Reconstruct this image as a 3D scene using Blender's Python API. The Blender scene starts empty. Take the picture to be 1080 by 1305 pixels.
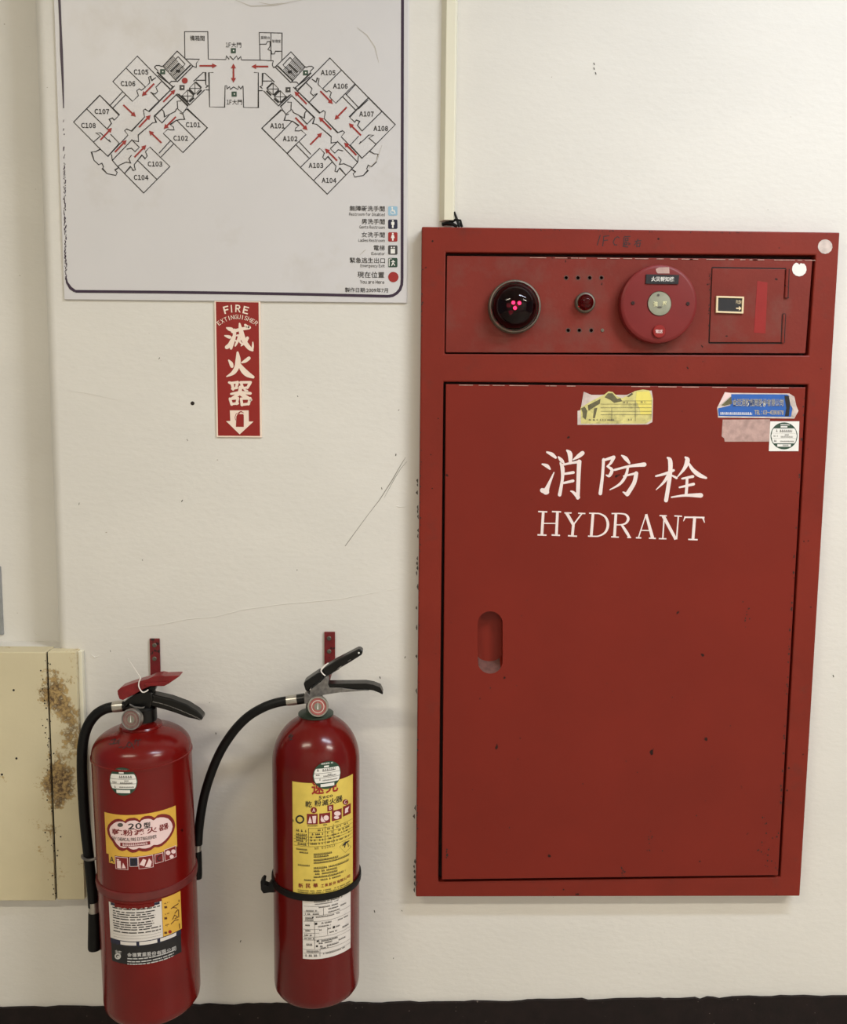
import bpy, math, random
from mathutils import Vector, Matrix
from mathutils.geometry import tessellate_polygon
random.seed(7)
sc = bpy.context.scene
COL = sc.collection

# ------------------------------------------------------------------ camera
F = 1150.0                                   # focal length in pixels of the 1080x1305 frame
YAW, PITCH, ROLL = -0.02105181, 0.11403382, 0.00955442
Z0, DC = 0.336, 0.028                        # cabinet bottom above the floor, cabinet front off the wall
CAM = Vector((-0.02688926, -1.64876688 - DC, 0.93800549 + Z0))
cy, sy, cp, sp, cr, sr = math.cos(YAW), math.sin(YAW), math.cos(PITCH), math.sin(PITCH), math.cos(ROLL), math.sin(ROLL)
_r = Vector((cy, sy, 0)); FW = Vector((-sy*cp, cy*cp, -sp)); _u = _r.cross(FW)
RT = cr*_r + sr*_u; UP = -sr*_r + cr*_u
cd = bpy.data.cameras.new('camera'); cam = bpy.data.objects.new('camera', cd); COL.objects.link(cam)
cd.sensor_fit = 'HORIZONTAL'; cd.sensor_width = 36.0; cd.lens = F/1080*36.0; cd.clip_start = 0.01
M = Matrix((RT, UP, -FW)).transposed().to_4x4(); M.translation = CAM; cam.matrix_world = M
sc.camera = cam

# ------------------------------------------------------------------ world, lamps, exposure
w = bpy.data.worlds.new('world'); sc.world = w; w.use_nodes = True
w.node_tree.nodes['Background'].inputs[0].default_value = (0.9, 0.95, 1.0, 1)
w.node_tree.nodes['Background'].inputs[1].default_value = 0.2
def area(name, loc, sx, sy_, power, col, rotz=0):
    l = bpy.data.lights.new(name, 'AREA'); l.shape = 'RECTANGLE'; l.size = sx; l.size_y = sy_
    l.energy = power; l.color = col
    o = bpy.data.objects.new(name, l); o.location = loc; o.rotation_euler = (0, 0, rotz); COL.objects.link(o)
    return o
area('ceiling_lamp_near', (1.25, -1.25, 2.82), 1.2, 0.16, 36, (0.90, 1.0, 1.16))
area('ceiling_lamp_left', (-1.35, -2.1, 2.82), 1.2, 0.16, 31, (1.10, 1.0, 0.80))
area('ceiling_lamp_right', (2.4, -2.2, 2.82), 1.2, 0.16, 64, (1.08, 1.0, 0.88))
sc.view_settings.view_transform = 'Standard'; sc.view_settings.look = 'None'
sc.view_settings.exposure = 0.0; sc.view_settings.gamma = 1.0; sc.view_settings.use_curve_mapping = False

# ------------------------------------------------------------------ pixel geometry
def ray(x, y): return (x-540)/F*RT - (y-652.5)/F*UP + FW
def P(x, y, d=0.0):
    q = ray(x, y); t = (-d - CAM.y)/q.y
    return CAM + q*t

class Plane:                                  # a flat surface: (s, h) in metres
    def __init__(self, o, ex, ez):
        self.o = Vector(o); self.ex = Vector(ex).normalized(); n = self.ex.cross(Vector(ez)); n.normalize()
        self.n = n if n.y < 0 else -n
        self.ez = (Vector(ez) - self.ex*Vector(ez).dot(self.ex)).normalized()
    def hit(self, x, y):
        q = ray(x, y); t = (self.o-CAM).dot(self.n)/q.dot(self.n); p = CAM + q*t - self.o
        return p.dot(self.ex), p.dot(self.ez)
    def pt(self, s, h, off=0.0): return self.o + self.ex*s + self.ez*h + self.n*off
def wallplane(d): return Plane((0, -d, 0), (1, 0, 0), (0, 0, 1))

class Cyl:                                    # an upright cylinder: s = r*theta, h along the axis
    def __init__(self, B, T, r):
        self.B = Vector(B); self.a = (Vector(T)-self.B).normalized(); self.r = r
        f = Vector((CAM.x, CAM.y, 0)) - Vector((self.B.x, self.B.y, 0))
        f = Vector((0, -1, 0)); f -= self.a*f.dot(self.a); self.f = f.normalized()
        self.e = self.f.cross(self.a); self.e = self.e if self.e.x > 0 else -self.e
    def hit(self, x, y):
        q = ray(x, y); o = CAM - self.B
        qa = q - self.a*q.dot(self.a); oa = o - self.a*o.dot(self.a)
        A = qa.dot(qa); Bq = 2*qa.dot(oa); C = oa.dot(oa) - self.r**2
        D = max(0.0, Bq*Bq - 4*A*C); t = (-Bq - math.sqrt(D))/(2*A); p = o + q*t
        return math.atan2(p.dot(self.e), p.dot(self.f))*self.r, p.dot(self.a)
    def pt(self, s, h, off=0.0):
        th = s/self.r; R = self.r + off
        return self.B + self.a*h + (self.e*math.sin(th) + self.f*math.cos(th))*R

# ------------------------------------------------------------------ mesh builder
class MB:
    def __init__(self): self.v = []; self.f = []; self.m = []
    def add(self, pts, faces, mi=0):
        b = len(self.v); self.v += [tuple(p) for p in pts]
        self.f += [[b+i for i in f] for f in faces]; self.m += [mi]*len(faces)
    def poly(self, pts, mi=0):
        pts = [Vector(p) for p in pts]
        if len(pts) <= 4 and mi >= 0 and len(pts) == 3: self.add(pts, [(0, 1, 2)], mi); return
        self.add(pts, tessellate_polygon([pts]), mi)
    def prism(self, outer, holes=(), back=Vector((0, 0.01, 0)), mi=0):
        """front outline (3-D points) + holes, extruded by the vector back"""
        loops = [[Vector(p) for p in outer]] + [[Vector(p) for p in h] for h in holes]
        flat = [p for l in loops for p in l]; tris = tessellate_polygon(loops)
        self.add(flat, tris, mi); self.add([p+back for p in flat], [t[::-1] for t in tris], mi)
        for l in loops:
            n = len(l); self.add(l + [p+back for p in l], [(i, (i+1) % n, n+(i+1) % n, n+i) for i in range(n)], mi)
    def box(self, p0, p1, mi=0):
        x0, y0, z0 = p0; x1, y1, z1 = p1
        self.prism([(x0, y0, z0), (x1, y0, z0), (x1, y0, z1), (x0, y0, z1)], back=Vector((0, y1-y0, 0)), mi=mi)
    def lathe(self, prof, B, a, seg=40, mi=0, cap=True):
        B = Vector(B); a = Vector(a).normalized()
        e = a.cross(Vector((0.3, 0.2, 0.93)) if abs(a.z) < 0.9 else Vector((1, 0, 0))); e.normalize(); g = a.cross(e)
        ring = [[B + a*h + (e*math.cos(2*math.pi*k/seg) + g*math.sin(2*math.pi*k/seg))*r for k in range(seg)] for r, h in prof]
        n = len(prof)
        self.add([p for rg in ring for p in rg],
                 [(i*seg+k, i*seg+(k+1) % seg, (i+1)*seg+(k+1) % seg, (i+1)*seg+k) for i in range(n-1) for k in range(seg)], mi)
        if cap:
            self.add(ring[0], [tuple(range(seg))[::-1]], mi); self.add(ring[-1], [tuple(range(seg))], mi)
    def tube(self, pts, rads, seg=14, mi=0):
        pts = [Vector(p) for p in pts]; n = len(pts); rings = []; e = None
        for i in range(n):
            t = (pts[min(i+1, n-1)] - pts[max(i-1, 0)]).normalized()
            if e is None:
                e = t.cross(Vector((0, 1, 0.01)));
                if e.length < 1e-4: e = t.cross(Vector((1, 0, 0)))
            e = (e - t*e.dot(t)).normalized(); g = t.cross(e)
            r = rads[i] if isinstance(rads, (list, tuple)) else rads
            rings.append([pts[i] + (e*math.cos(2*math.pi*k/seg) + g*math.sin(2*math.pi*k/seg))*r for k in range(seg)])
        self.add([p for rg in rings for p in rg],
                 [(i*seg+k, i*seg+(k+1) % seg, (i+1)*seg+(k+1) % seg, (i+1)*seg+k) for i in range(n-1) for k in range(seg)], mi)
        self.add(rings[0], [tuple(range(seg))[::-1]], mi); self.add(rings[-1], [tuple(range(seg))], mi)
    def build(self, name, mat, parent=None, smooth=False, bevel=0.0, weld=True, only=None):
        me = bpy.data.meshes.new(name); off = Vector((0, 0, 0))
        q = parent
        while q is not None: off += q.location; q = q.parent
        me.from_pydata([tuple(Vector(v)-off) for v in self.v], [], self.f)
        for m in (mat if isinstance(mat, (list, tuple)) else [mat]): me.materials.append(m)
        me.polygons.foreach_set('material_index', self.m)
        import bmesh
        bm = bmesh.new(); bm.from_mesh(me)
        if weld: bmesh.ops.remove_doubles(bm, verts=bm.verts, dist=1e-6)
        bmesh.ops.recalc_face_normals(bm, faces=bm.faces)
        bm.to_mesh(me); bm.free()
        if smooth:
            me.polygons.foreach_set('use_smooth', [True]*len(me.polygons))
            me.set_sharp_from_angle(angle=math.radians(35))
        o = bpy.data.objects.new(name, me); COL.objects.link(o)
        if parent is not None: o.parent = parent
        if bevel:
            b = o.modifiers.new('edge', 'BEVEL'); b.width = bevel; b.segments = 2; b.limit_method = 'ANGLE'; b.angle_limit = math.radians(40)
            if only:                                          # bevel just the edges joining these corners
                b.limit_method = 'WEIGHT'; at = me.attributes.new('bevel_weight_edge', 'FLOAT', 'EDGE')
                near = [any((me.vertices[i].co+off-Vector(c)).length < 1e-5 for c in only) for i in range(len(me.vertices))]
                for e in me.edges:
                    a_, b_ = e.vertices; l = (me.vertices[a_].co-me.vertices[b_].co).length
                    if near[a_] and near[b_] and l < 1.0: at.data[e.index].value = 1.0
        me.update()
        return o
def root(name, loc, label, cat, group=None):
    o = bpy.data.objects.new(name, None); o.location = loc; o.empty_display_size = 0.05; COL.objects.link(o)
    return tag(o, label, cat, group)
def tag(o, label, cat, group=None):
    o['label'] = label; o['category'] = cat
    if group: o['group'] = group
    return o
def struct(o, label=None):
    o['kind'] = 'structure'
    if label: o['label'] = label
    return o
def lab(o, t): o['label'] = t; return o

# ------------------------------------------------------------------ printing on surfaces
_tc = {}
_jn = [0]
def lift(off):
    _jn[0] = (_jn[0]+1) % 11; return off + _jn[0]*1.8e-5      # neighbouring strokes never share a plane
def raw(s, bold):
    c = bpy.data.curves.new('t', 'FONT'); c.body = s; c.resolution_u = 2; c.offset = bold
    o = bpy.data.objects.new('t', c); COL.objects.link(o); bpy.context.view_layer.update()
    me = bpy.data.meshes.new_from_object(o.evaluated_get(bpy.context.evaluated_depsgraph_get()))
    vs = [(v.co.x, v.co.y) for v in me.vertices]; fs = [tuple(p.vertices) for p in me.polygons]
    bpy.data.objects.remove(o); bpy.data.curves.remove(c); bpy.data.meshes.remove(me)
    return vs, fs
def glyphs(s, bold):
    k = (s, bold)
    if k not in _tc:
        if all(ord(ch) < 127 for ch in s):                     # latin lettering set in the plain grotesque of the wide forms
            vs, fs, X = [], [], 0.0
            for ch in s:
                if ch == ' ': X += .3; continue
                g = (ch, bold, 1)
                if g not in _tc:
                    if ch == 'I':                               # a plain upright bar as tall as the capitals
                        hv = raw(chr(ord('H')+0xFEE0), bold)[0]; y0 = min(v[1] for v in hv); y1 = max(v[1] for v in hv)
                        _tc[g] = ([(0, y0), (.09+2*bold, y0), (.09+2*bold, y1), (0, y1)], [(0, 1, 2, 3)])
                    else: _tc[g] = raw(chr(ord(ch)+0xFEE0), bold)
                gv, gf = _tc[g]; x0 = min(v[0] for v in gv); x1 = max(v[0] for v in gv); b = len(vs)
                vs += [(x-x0+X, y) for x, y in gv]; fs += [tuple(b+i for i in f) for f in gf]; X += x1-x0+.10
        else: vs, fs = raw(s, bold)
        x0 = min(v[0] for v in vs); x1 = max(v[0] for v in vs); y0 = min(v[1] for v in vs); y1 = max(v[1] for v in vs)
        _tc[k] = ([((x-x0)/(x1-x0)-.5, (y-y0)/(y1-y0)-.5) for x, y in vs], fs)
    return _tc[k]
def text(mb, S, s, x, y, w_, h_, off=0.0004, bold=0.0, rot=0.0, shear=0.0, mi=0):
    """lettering s centred on pixel (x, y), w_ by h_ pixels, laid on the surface S"""
    vs, fs = glyphs(s, bold)
    s0, h0 = S.hit(x, y); W = S.hit(x+w_/2, y)[0] - S.hit(x-w_/2, y)[0]; H = S.hit(x, y-h_/2)[1] - S.hit(x, y+h_/2)[1]
    c, n = math.cos(rot), math.sin(rot); off = lift(off)
    out = []
    for a, b in vs:
        X = a*W + shear*b*H; Y = b*H
        out.append(S.pt(s0 + X*c - Y*n, h0 + X*n + Y*c, off))
    mb.add(out, fs, mi)
def ppoly(mb, S, pts, off=0.0004, mi=0):
    off = lift(off)
    mb.poly([S.pt(*S.hit(x, y), off) for x, y in pts], mi)
def stroke(mb, S, pts, wd, off=0.0004, mi=0, capped=False):
    """a pen line through pixel points; wd is one width or one for each point"""
    n = len(pts); off = lift(off)
    if not isinstance(wd, (list, tuple)): wd = [wd]*n
    L, R = [], []
    for i in range(n):
        a = pts[max(i-1, 0)]; b = pts[min(i+1, n-1)]
        dx, dy = b[0]-a[0], b[1]-a[1]; l = math.hypot(dx, dy) or 1; nx, ny = -dy/l, dx/l
        k = 1.0
        if 0 < i < n-1:
            d1 = (pts[i][0]-a[0], pts[i][1]-a[1]); l1 = math.hypot(*d1) or 1
            k = 1/max(.5, abs((-d1[1]*nx + d1[0]*ny)/l1))
        L.append((pts[i][0]+nx*wd[i]/2*k, pts[i][1]+ny*wd[i]/2*k)); R.append((pts[i][0]-nx*wd[i]/2*k, pts[i][1]-ny*wd[i]/2*k))
    vs = [S.pt(*S.hit(*q), off) for q in L+R]
    mb.add(vs, [(i, i+1, n+i+1, n+i) for i in range(n-1)], mi)
    if capped:
        for i in (0, n-1): disc(mb, S, pts[i][0], pts[i][1], wd[i]/2, off+.00003, mi, 10)
def brush(mb, S, pts, wd, off=0.0004, caps=True):
    """a rounded brush stroke, smoothed between its points"""
    n = len(pts)
    if n > 2:
        A = [(p[0], p[1], w_) for p, w_ in zip(pts, wd)]; A = [A[0]] + A + [A[-1]]; out = []
        for i in range(1, n):
            for k in range(5):
                t = k/5; out.append(tuple(.5*(2*b + (c-a)*t + (2*a-5*b+4*c-d)*t*t + (3*b-a-3*c+d)*t**3) for a, b, c, d in zip(A[i-1], A[i], A[i+1], A[i+2])))
        out.append(A[-1]); pts = [(p[0], p[1]) for p in out]; wd = [max(.2, p[2]) for p in out]
    stroke(mb, S, pts, wd, off)
    if caps:
        for i in (0, -1):
            if wd[i] > 1.2: disc(mb, S, pts[i][0], pts[i][1], wd[i]*.48, lift(off), n=10)
def disc(mb, S, x, y, r, off=0.0004, mi=0, n=20, ry=None):
    ry = ry or r
    mb.add([S.pt(*S.hit(x+r*math.cos(2*math.pi*k/n), y+ry*math.sin(2*math.pi*k/n)), off) for k in range(n)], [tuple(range(n))], mi)
def ring(mb, S, x, y, r0, r1, off=0.0004, mi=0, n=28):
    vs = [S.pt(*S.hit(x+r*math.cos(2*math.pi*k/n), y+r*math.sin(2*math.pi*k/n)), off) for r in (r0, r1) for k in range(n)]
    mb.add(vs, [(k, (k+1) % n, n+(k+1) % n, n+k) for k in range(n)], mi)
def patch(mb, S, s0, s1, h0, h1, off=0.0003, n=1, mi=0):
    vs = [S.pt(s0+(s1-s0)*i/n, h, off) for h in (h0, h1) for i in range(n+1)]
    mb.add(vs, [(i, i+1, n+2+i, n+1+i) for i in range(n)], mi)
def columns(mb, S, top, bot, s0, s1, off=0.0005, n=40, mi=0):
    """an outline that is single valued along s: top(u), bot(u) give heights, u in 0..1"""
    vs = [S.pt(s0+(s1-s0)*i/n, fn(i/n), off) for fn in (bot, top) for i in range(n+1)]
    mb.add(vs, [(i, i+1, n+2+i, n+1+i) for i in range(n)], mi)
def dashes(mb, S, x0, y0, x1, hpx, off=0.0005, seed=0, mi=0, fill=.8):
    """a line of small print too fine to read: runs of glyph-sized marks"""
    rnd = random.Random(seed*77 + int(y0*13) + int(x0))
    sA, h = S.hit(x0, y0); sB = S.hit(x1, y0)[0]; H = S.hit((x0+x1)/2, y0-hpx/2)[1] - S.hit((x0+x1)/2, y0+hpx/2)[1]
    s = sA
    while s < sB:
        wg = H*rnd.uniform(.7, 1.05)
        if rnd.random() < fill:
            k = rnd.random()
            patch(mb, S, s, min(s+wg*.85, sB), h-H/2, h-H*.08, off, 1, mi); patch(mb, S, s+wg*.1, min(s+wg*.6, sB), h+H*.1, h+H*.5, off, 1, mi)
        s += wg

# ------------------------------------------------------------------ materials
def lin(c):
    f = lambda v: (v/12.92 if v <= .04045 else ((v+.055)/1.055)**2.4)
    return tuple(f(x/255) for x in c) + (1,)
def mat(name, rgb, rough=.5, metal=0.0, var=0.0, vscale=20, bump=0.0, bscale=200, speck=None, spec=.5, coat=0.0, emit=None, dirt=None, stretch=None):
    m = bpy.data.materials.new(name); m.use_nodes = True; nt = m.node_tree; b = nt.nodes['Principled BSDF']
    b.inputs['Roughness'].default_value = rough; b.inputs['Metallic'].default_value = metal
    b.inputs['Specular IOR Level'].default_value = spec; b.inputs['Coat Weight'].default_value = coat; b.inputs['Coat Roughness'].default_value = .12
    b.inputs['Base Color'].default_value = lin(rgb)
    if emit: b.inputs['Emission Color'].default_value = lin(emit[0]); b.inputs['Emission Strength'].default_value = emit[1]
    tc = nt.nodes.new('ShaderNodeNewGeometry'); src = tc.outputs['Position']
    if stretch:
        mp = nt.nodes.new('ShaderNodeMapping'); mp.inputs['Scale'].default_value = stretch; nt.links.new(src, mp.inputs[0]); src = mp.outputs[0]
    def noise(scale, detail=4, rough_=.55):
        n = nt.nodes.new('ShaderNodeTexNoise'); n.inputs['Scale'].default_value = scale; n.inputs['Detail'].default_value = detail
        n.inputs['Roughness'].default_value = rough_; nt.links.new(src, n.inputs['Vector']); return n
    last = None
    def mix(fac, a, bcol):
        x = nt.nodes.new('ShaderNodeMix'); x.data_type = 'RGBA'; nt.links.new(fac, x.inputs[0])
        if isinstance(a, tuple): x.inputs[6].default_value = a
        else: nt.links.new(a, x.inputs[6])
        x.inputs[7].default_value = bcol; return x.outputs[2]
    def ramp(sock, lo, hi):
        r = nt.nodes.new('ShaderNodeMapRange'); r.inputs[1].default_value = lo; r.inputs[2].default_value = hi; nt.links.new(sock, r.inputs[0]); return r.outputs[0]
    col = lin(rgb)
    if var:
        n = noise(vscale, 5); c2 = tuple(max(0, x*(1-var)) for x in col[:3]) + (1,)
        last = mix(ramp(n.outputs[0], .38, .66), col, c2)
    if dirt:                                  # (colour, scale, low, high, strength)
        n = noise(dirt[1], 8, .65); r = nt.nodes.new('ShaderNodeMapRange'); r.inputs[1].default_value = dirt[2]; r.inputs[2].default_value = dirt[3]; r.inputs[4].default_value = dirt[4]
        nt.links.new(n.outputs[0], r.inputs[0]); last = mix(r.outputs[0], last or col, lin(dirt[0]))
    if speck:                                 # (colour, scale, threshold)
        n = noise(speck[1], 2, .4); last = mix(ramp(n.outputs[0], speck[2], speck[2]+.03), last or col, lin(speck[0]))
    if last: nt.links.new(last, b.inputs['Base Color'])
    if bump:
        n = noise(bscale, 5); bp = nt.nodes.new('ShaderNodeBump'); bp.inputs['Strength'].default_value = 1.0; bp.inputs['Distance'].default_value = bump
        nt.links.new(n.outputs[0], bp.inputs['Height']); nt.links.new(bp.outputs[0], b.inputs['Normal'])
    return m
M_WALL = mat('cream_wall_paint', (222, 219, 212), .62, var=.05, vscale=3.0, bump=.0006, bscale=60, stretch=(1, 1, 1.8), speck=((150, 140, 122), 90, .78))
M_BASE = mat('dark_brown_skirting_paint', (28, 18, 17), .6, spec=.25, var=.4, vscale=30, bump=.0006, bscale=90, speck=((120, 105, 98), 140, .74))
M_FLOOR = mat('pale_bounce_floor', (196, 188, 174), .4, var=.3, vscale=80)  # unseen floor, lightened so it bounces light onto the lower wall
M_CEIL = mat('white_ceiling', (225, 222, 212), .8)
M_RED = mat('cabinet_red_paint', (126, 40, 28), .45, var=.14, vscale=7, bump=.00025, bscale=160, speck=((38, 16, 14), 75, .735), dirt=((92, 46, 38), 24, .58, .8, .5), spec=.22)
M_PANEL = mat('faded_red_paint', (124, 45, 36), .45, var=.14, vscale=9, bump=.00025, bscale=160, speck=((45, 22, 20), 75, .73), dirt=((112, 78, 70), 14, .5, .8, .6), spec=.22)
M_DOOR = mat('door_red_paint', (122, 36, 25), .40, var=.10, vscale=5, bump=.00015, bscale=40, speck=((34, 14, 12), 42, .765), spec=.22)
M_INNER = mat('cabinet_inner_shade', (46, 14, 12), .7)  # dark red with the shade inside the cabinet openings put into the colour
M_DARK = mat('black_recess', (12, 9, 8), .8)
M_WHITEPAINT = mat('white_sign_paint', (240, 224, 220), .5, var=.06, vscale=60)
M_BLACKINK = mat('black_ink', (30, 27, 27), .6)
M_GREYINK = mat('grey_ink', (82, 78, 72), .6)
M_FINE = mat('fine_print_ink', (40, 36, 34), .6)
M_CHIP = mat('paint_chip', (44, 32, 26), .8, var=.4, vscale=200)
M_CHIPL = mat('bare_edge', (196, 160, 146), .5, var=.4, vscale=150)
M_DUST = mat('dust', (108, 70, 63), .9, var=.35, vscale=120)
M_EXT1 = mat('left_extinguisher_red', (112, 17, 14), .22, var=.15, vscale=9, bump=.0003, bscale=22, speck=((60, 12, 12), 60, .77), coat=.08, spec=.3)
M_EXT2 = mat('right_extinguisher_red', (100, 15, 12), .2, var=.12, vscale=9, bump=.0002, bscale=25, speck=((60, 12, 12), 60, .78), coat=.08, spec=.3)
M_BAND = mat('rust_red_band', (112, 40, 38), .5, var=.3, vscale=40)
M_RUBBER = mat('black_rubber', (9, 9, 9), .5, spec=.25, bump=.0002, bscale=400)
M_BLACKM = mat('black_enamel', (8, 8, 8), .32, spec=.3, coat=.08)
M_SCUFF = mat('scuffed_grey_metal', (132, 128, 124), .45, metal=.4, var=.45, vscale=120)
M_STEEL = mat('brushed_steel', (188, 184, 176), .32, metal=.85, var=.2, vscale=90)
M_GREYRIM = mat('grey_rim', (112, 108, 96), .45, metal=.5, var=.3, vscale=60)
M_LEVER = mat('red_lever_enamel', (124, 26, 30), .32, var=.25, vscale=60, coat=.1, spec=.35)
M_BRACKET = mat('red_bracket_paint', (116, 24, 28), .5, var=.3, vscale=60, speck=((24, 14, 14), 55, .6))
M_GREEN = mat('dark_green_collar', (48, 62, 50), .45, var=.25, vscale=70)
M_GAUGE = mat('gauge_face_red', (172, 92, 88), .3, var=.3, vscale=120, coat=.6)
M_GAUGE2 = mat('faded_gauge_face', (138, 104, 98), .3, var=.35, vscale=110, coat=.4)
M_GAUGEW = mat('gauge_face_pale', (206, 200, 190), .35)
M_GAUGEG = mat('gauge_centre_grey', (128, 126, 112), .4)
M_YEL = mat('yellow_label', (226, 200, 92), .42, var=.10, vscale=40, speck=((150, 140, 60), 60, .73))
M_YEL2 = mat('orange_yellow_label', (226, 178, 70), .42, var=.10, vscale=40, speck=((140, 120, 50), 60, .74))
M_PAPER = mat('white_label', (222, 216, 210), .5, var=.06, vscale=50)
M_STICK = mat('sticker_white', (232, 230, 224), .5)
M_NAVY = mat('navy_print', (28, 30, 56), .45)
M_MAROON = mat('maroon_print', (122, 24, 26), .45)
M_BLACKP = mat('black_label', (24, 23, 26), .45, var=.3, vscale=60)
M_PINK = mat('pale_print', (236, 208, 206), .5)
M_GREENP = mat('green_print', (36, 66, 50), .5)
M_BLUE = mat('blue_sticker', (34, 94, 178), .4, var=.12, vscale=60)
M_RESID = mat('sticker_residue', (192, 160, 152), .8, var=.3, vscale=80)
M_YELT = mat('torn_yellow_paper', (222, 212, 136), .7, var=.22, vscale=45, dirt=((128, 124, 82), 60, .5, .75, .8))
M_YELB = mat('bright_yellow_paper', (232, 218, 110), .7, var=.1, vscale=45)
M_TORN = mat('torn_paper_back', (216, 200, 192), .8, var=.25, vscale=80)
M_OLIVE = mat('torn_paper_olive_stain', (112, 106, 76), .8, var=.4, vscale=90)  # olive blotches on the torn stickers
M_BOARD = mat('plan_board_white', (210, 208, 209), .38, var=.04, vscale=4, dirt=((180, 172, 158), 5, .55, .8, .5))
M_PURPLE = mat('dark_purple_line', (48, 28, 52), .45)
M_ARROW = mat('arrow_red', (152, 32, 28), .5)
M_SIGNRED = mat('sign_red', (144, 22, 17), .42, var=.05, vscale=10)
M_SIGNW = mat('sign_cream', (240, 220, 204), .45)
M_CREAM = mat('cream_trunking', (226, 222, 202), .4)
M_ICONB = mat('icon_light_blue', (150, 186, 208), .5)
M_ICONN = mat('icon_navy', (20, 20, 52), .5)
M_ICONK = mat('icon_charcoal', (62, 60, 60), .5)
M_LABELK = mat('black_plate', (22, 24, 32), .35)
M_TAPE = mat('bright_red_tape', (146, 34, 32), .45, spec=.3, var=.1, vscale=30)
M_LATCHF = mat('latch_frame_cream', (226, 206, 168), .45)
M_GLASSG = mat('greenish_button_window', (150, 152, 132), .25, var=.15, vscale=60, coat=.5)
M_BUTTON = mat('red_plastic', (122, 36, 36), .42, spec=.3, var=.08, vscale=20)
M_WHITE = mat('white_nylon', (236, 230, 224), .4)
M_OLDCREAM = None
def lens_mat(name, rgb):
    m = mat(name, rgb, .04); b = m.node_tree.nodes['Principled BSDF']
    b.inputs['Transmission Weight'].default_value = .9; b.inputs['IOR'].default_value = 1.3; return m
M_LENS = lens_mat('dark_red_lens', (44, 3, 8))
M_LENS2 = lens_mat('red_indicator_lens', (150, 14, 18))
M_LED = mat('lit_red_led', (255, 120, 150), .5, emit=((255, 90, 140), 26))
def rust_mat():
    m = mat('rusty_cream_panel', (212, 201, 168), .55, var=.06, vscale=6, bump=.0003, bscale=90); nt = m.node_tree; b = nt.nodes['Principled BSDF']
    g = nt.nodes.new('ShaderNodeNewGeometry'); sx = nt.nodes.new('ShaderNodeSeparateXYZ'); nt.links.new(g.outputs['Position'], sx.inputs[0])
    xs = P(76, 1000, .02).x                                     # rust grows along the seam edge
    d = nt.nodes.new('ShaderNodeMath'); d.operation = 'SUBTRACT'; nt.links.new(sx.outputs[0], d.inputs[0]); d.inputs[1].default_value = xs
    ab = nt.nodes.new('ShaderNodeMath'); ab.operation = 'ABSOLUTE'; nt.links.new(d.outputs[0], ab.inputs[0])
    r = nt.nodes.new('ShaderNodeMapRange'); r.inputs[1].default_value = .065; r.inputs[2].default_value = .0; r.inputs[3].default_value = -.12; r.inputs[4].default_value = .1
    nt.links.new(ab.outputs[0], r.inputs[0])
    n1 = nt.nodes.new('ShaderNodeTexNoise'); n1.inputs['Scale'].default_value = 13; n1.inputs['Detail'].default_value = 2; nt.links.new(g.outputs['Position'], n1.inputs[0])
    n2 = nt.nodes.new('ShaderNodeTexNoise'); n2.inputs['Scale'].default_value = 130; n2.inputs['Detail'].default_value = 6; n2.inputs['Roughness'].default_value = .7; nt.links.new(g.outputs['Position'], n2.inputs[0])
    a1 = nt.nodes.new('ShaderNodeMath'); a1.operation = 'ADD'; nt.links.new(r.outputs[0], a1.inputs[0]); nt.links.new(n1.outputs[0], a1.inputs[1])
    a2 = nt.nodes.new('ShaderNodeMath'); a2.operation = 'MULTIPLY_ADD'; nt.links.new(n2.outputs[0], a2.inputs[0]); a2.inputs[1].default_value = .62; nt.links.new(a1.outputs[0], a2.inputs[2])
    ramp = nt.nodes.new('ShaderNodeValToRGB'); nt.links.new(a2.outputs[0], ramp.inputs[0]); e = ramp.color_ramp.elements
    e[0].position = .88; e[0].color = (0, 0, 0, 1); e[1].position = .95; e[1].color = (1, 1, 1, 1)
    rc = nt.nodes.new('ShaderNodeValToRGB'); nt.links.new(n2.outputs[0], rc.inputs[0]); q = rc.color_ramp.elements
    q[0].position = .42; q[0].color = lin((84, 62, 40)); q[1].position = .6; q[1].color = lin((178, 150, 98))
    x = nt.nodes.new('ShaderNodeMix'); x.data_type = 'RGBA'; old = b.inputs['Base Color'].links[0].from_socket
    nt.links.new(ramp.outputs[0], x.inputs[0]); nt.links.new(old, x.inputs[6]); nt.links.new(rc.outputs[0], x.inputs[7]); nt.links.new(x.outputs[2], b.inputs['Base Color'])
    return m
M_RUST = rust_mat()
M_TRIM = mat('grey_blue_plate', (150, 152, 152), .5, var=.2, vscale=40)

# ------------------------------------------------------------------ the setting
WS = wallplane(0)
XC = P(56, 420).x
H_CEIL = 2.9
Z_SILL = P(50, 829.5, 0).z                    # the wall steps back left of XC above the cover panel
RC, DEEP = .022, .07
prof = [(4.2, 0), (XC+RC, 0)] + [(XC+RC-RC*math.sin(math.pi/2*k/10), RC-RC*math.cos(math.pi/2*k/10)) for k in range(1, 11)] + [(XC, DEEP), (XC-1.9, DEEP)]
mb = MB(); n = len(prof)
mb.add([(x, y, z) for z in (Z_SILL, H_CEIL) for x, y in prof], [(i, i+1, n+i+1, n+i) for i in range(n-1)])
mb.add([(4.2, 0, 0), (XC+RC, 0, 0), (XC-1.9, 0, 0), (XC-1.9, 0, Z_SILL), (XC+RC, 0, Z_SILL), (4.2, 0, Z_SILL)], [(0, 1, 4, 5), (1, 2, 3, 4)])
sill = [(x, y, Z_SILL) for x, y in prof[1:]] + [(XC-1.9, 0, Z_SILL)]
mb.poly(sill)
wall = struct(mb.build('wall_back', M_WALL, smooth=True))
mb = MB(); mb.box((-2.6, -3.4, -.1), (4.2, .2, 0)); struct(mb.build('floor', M_FLOOR))
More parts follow.
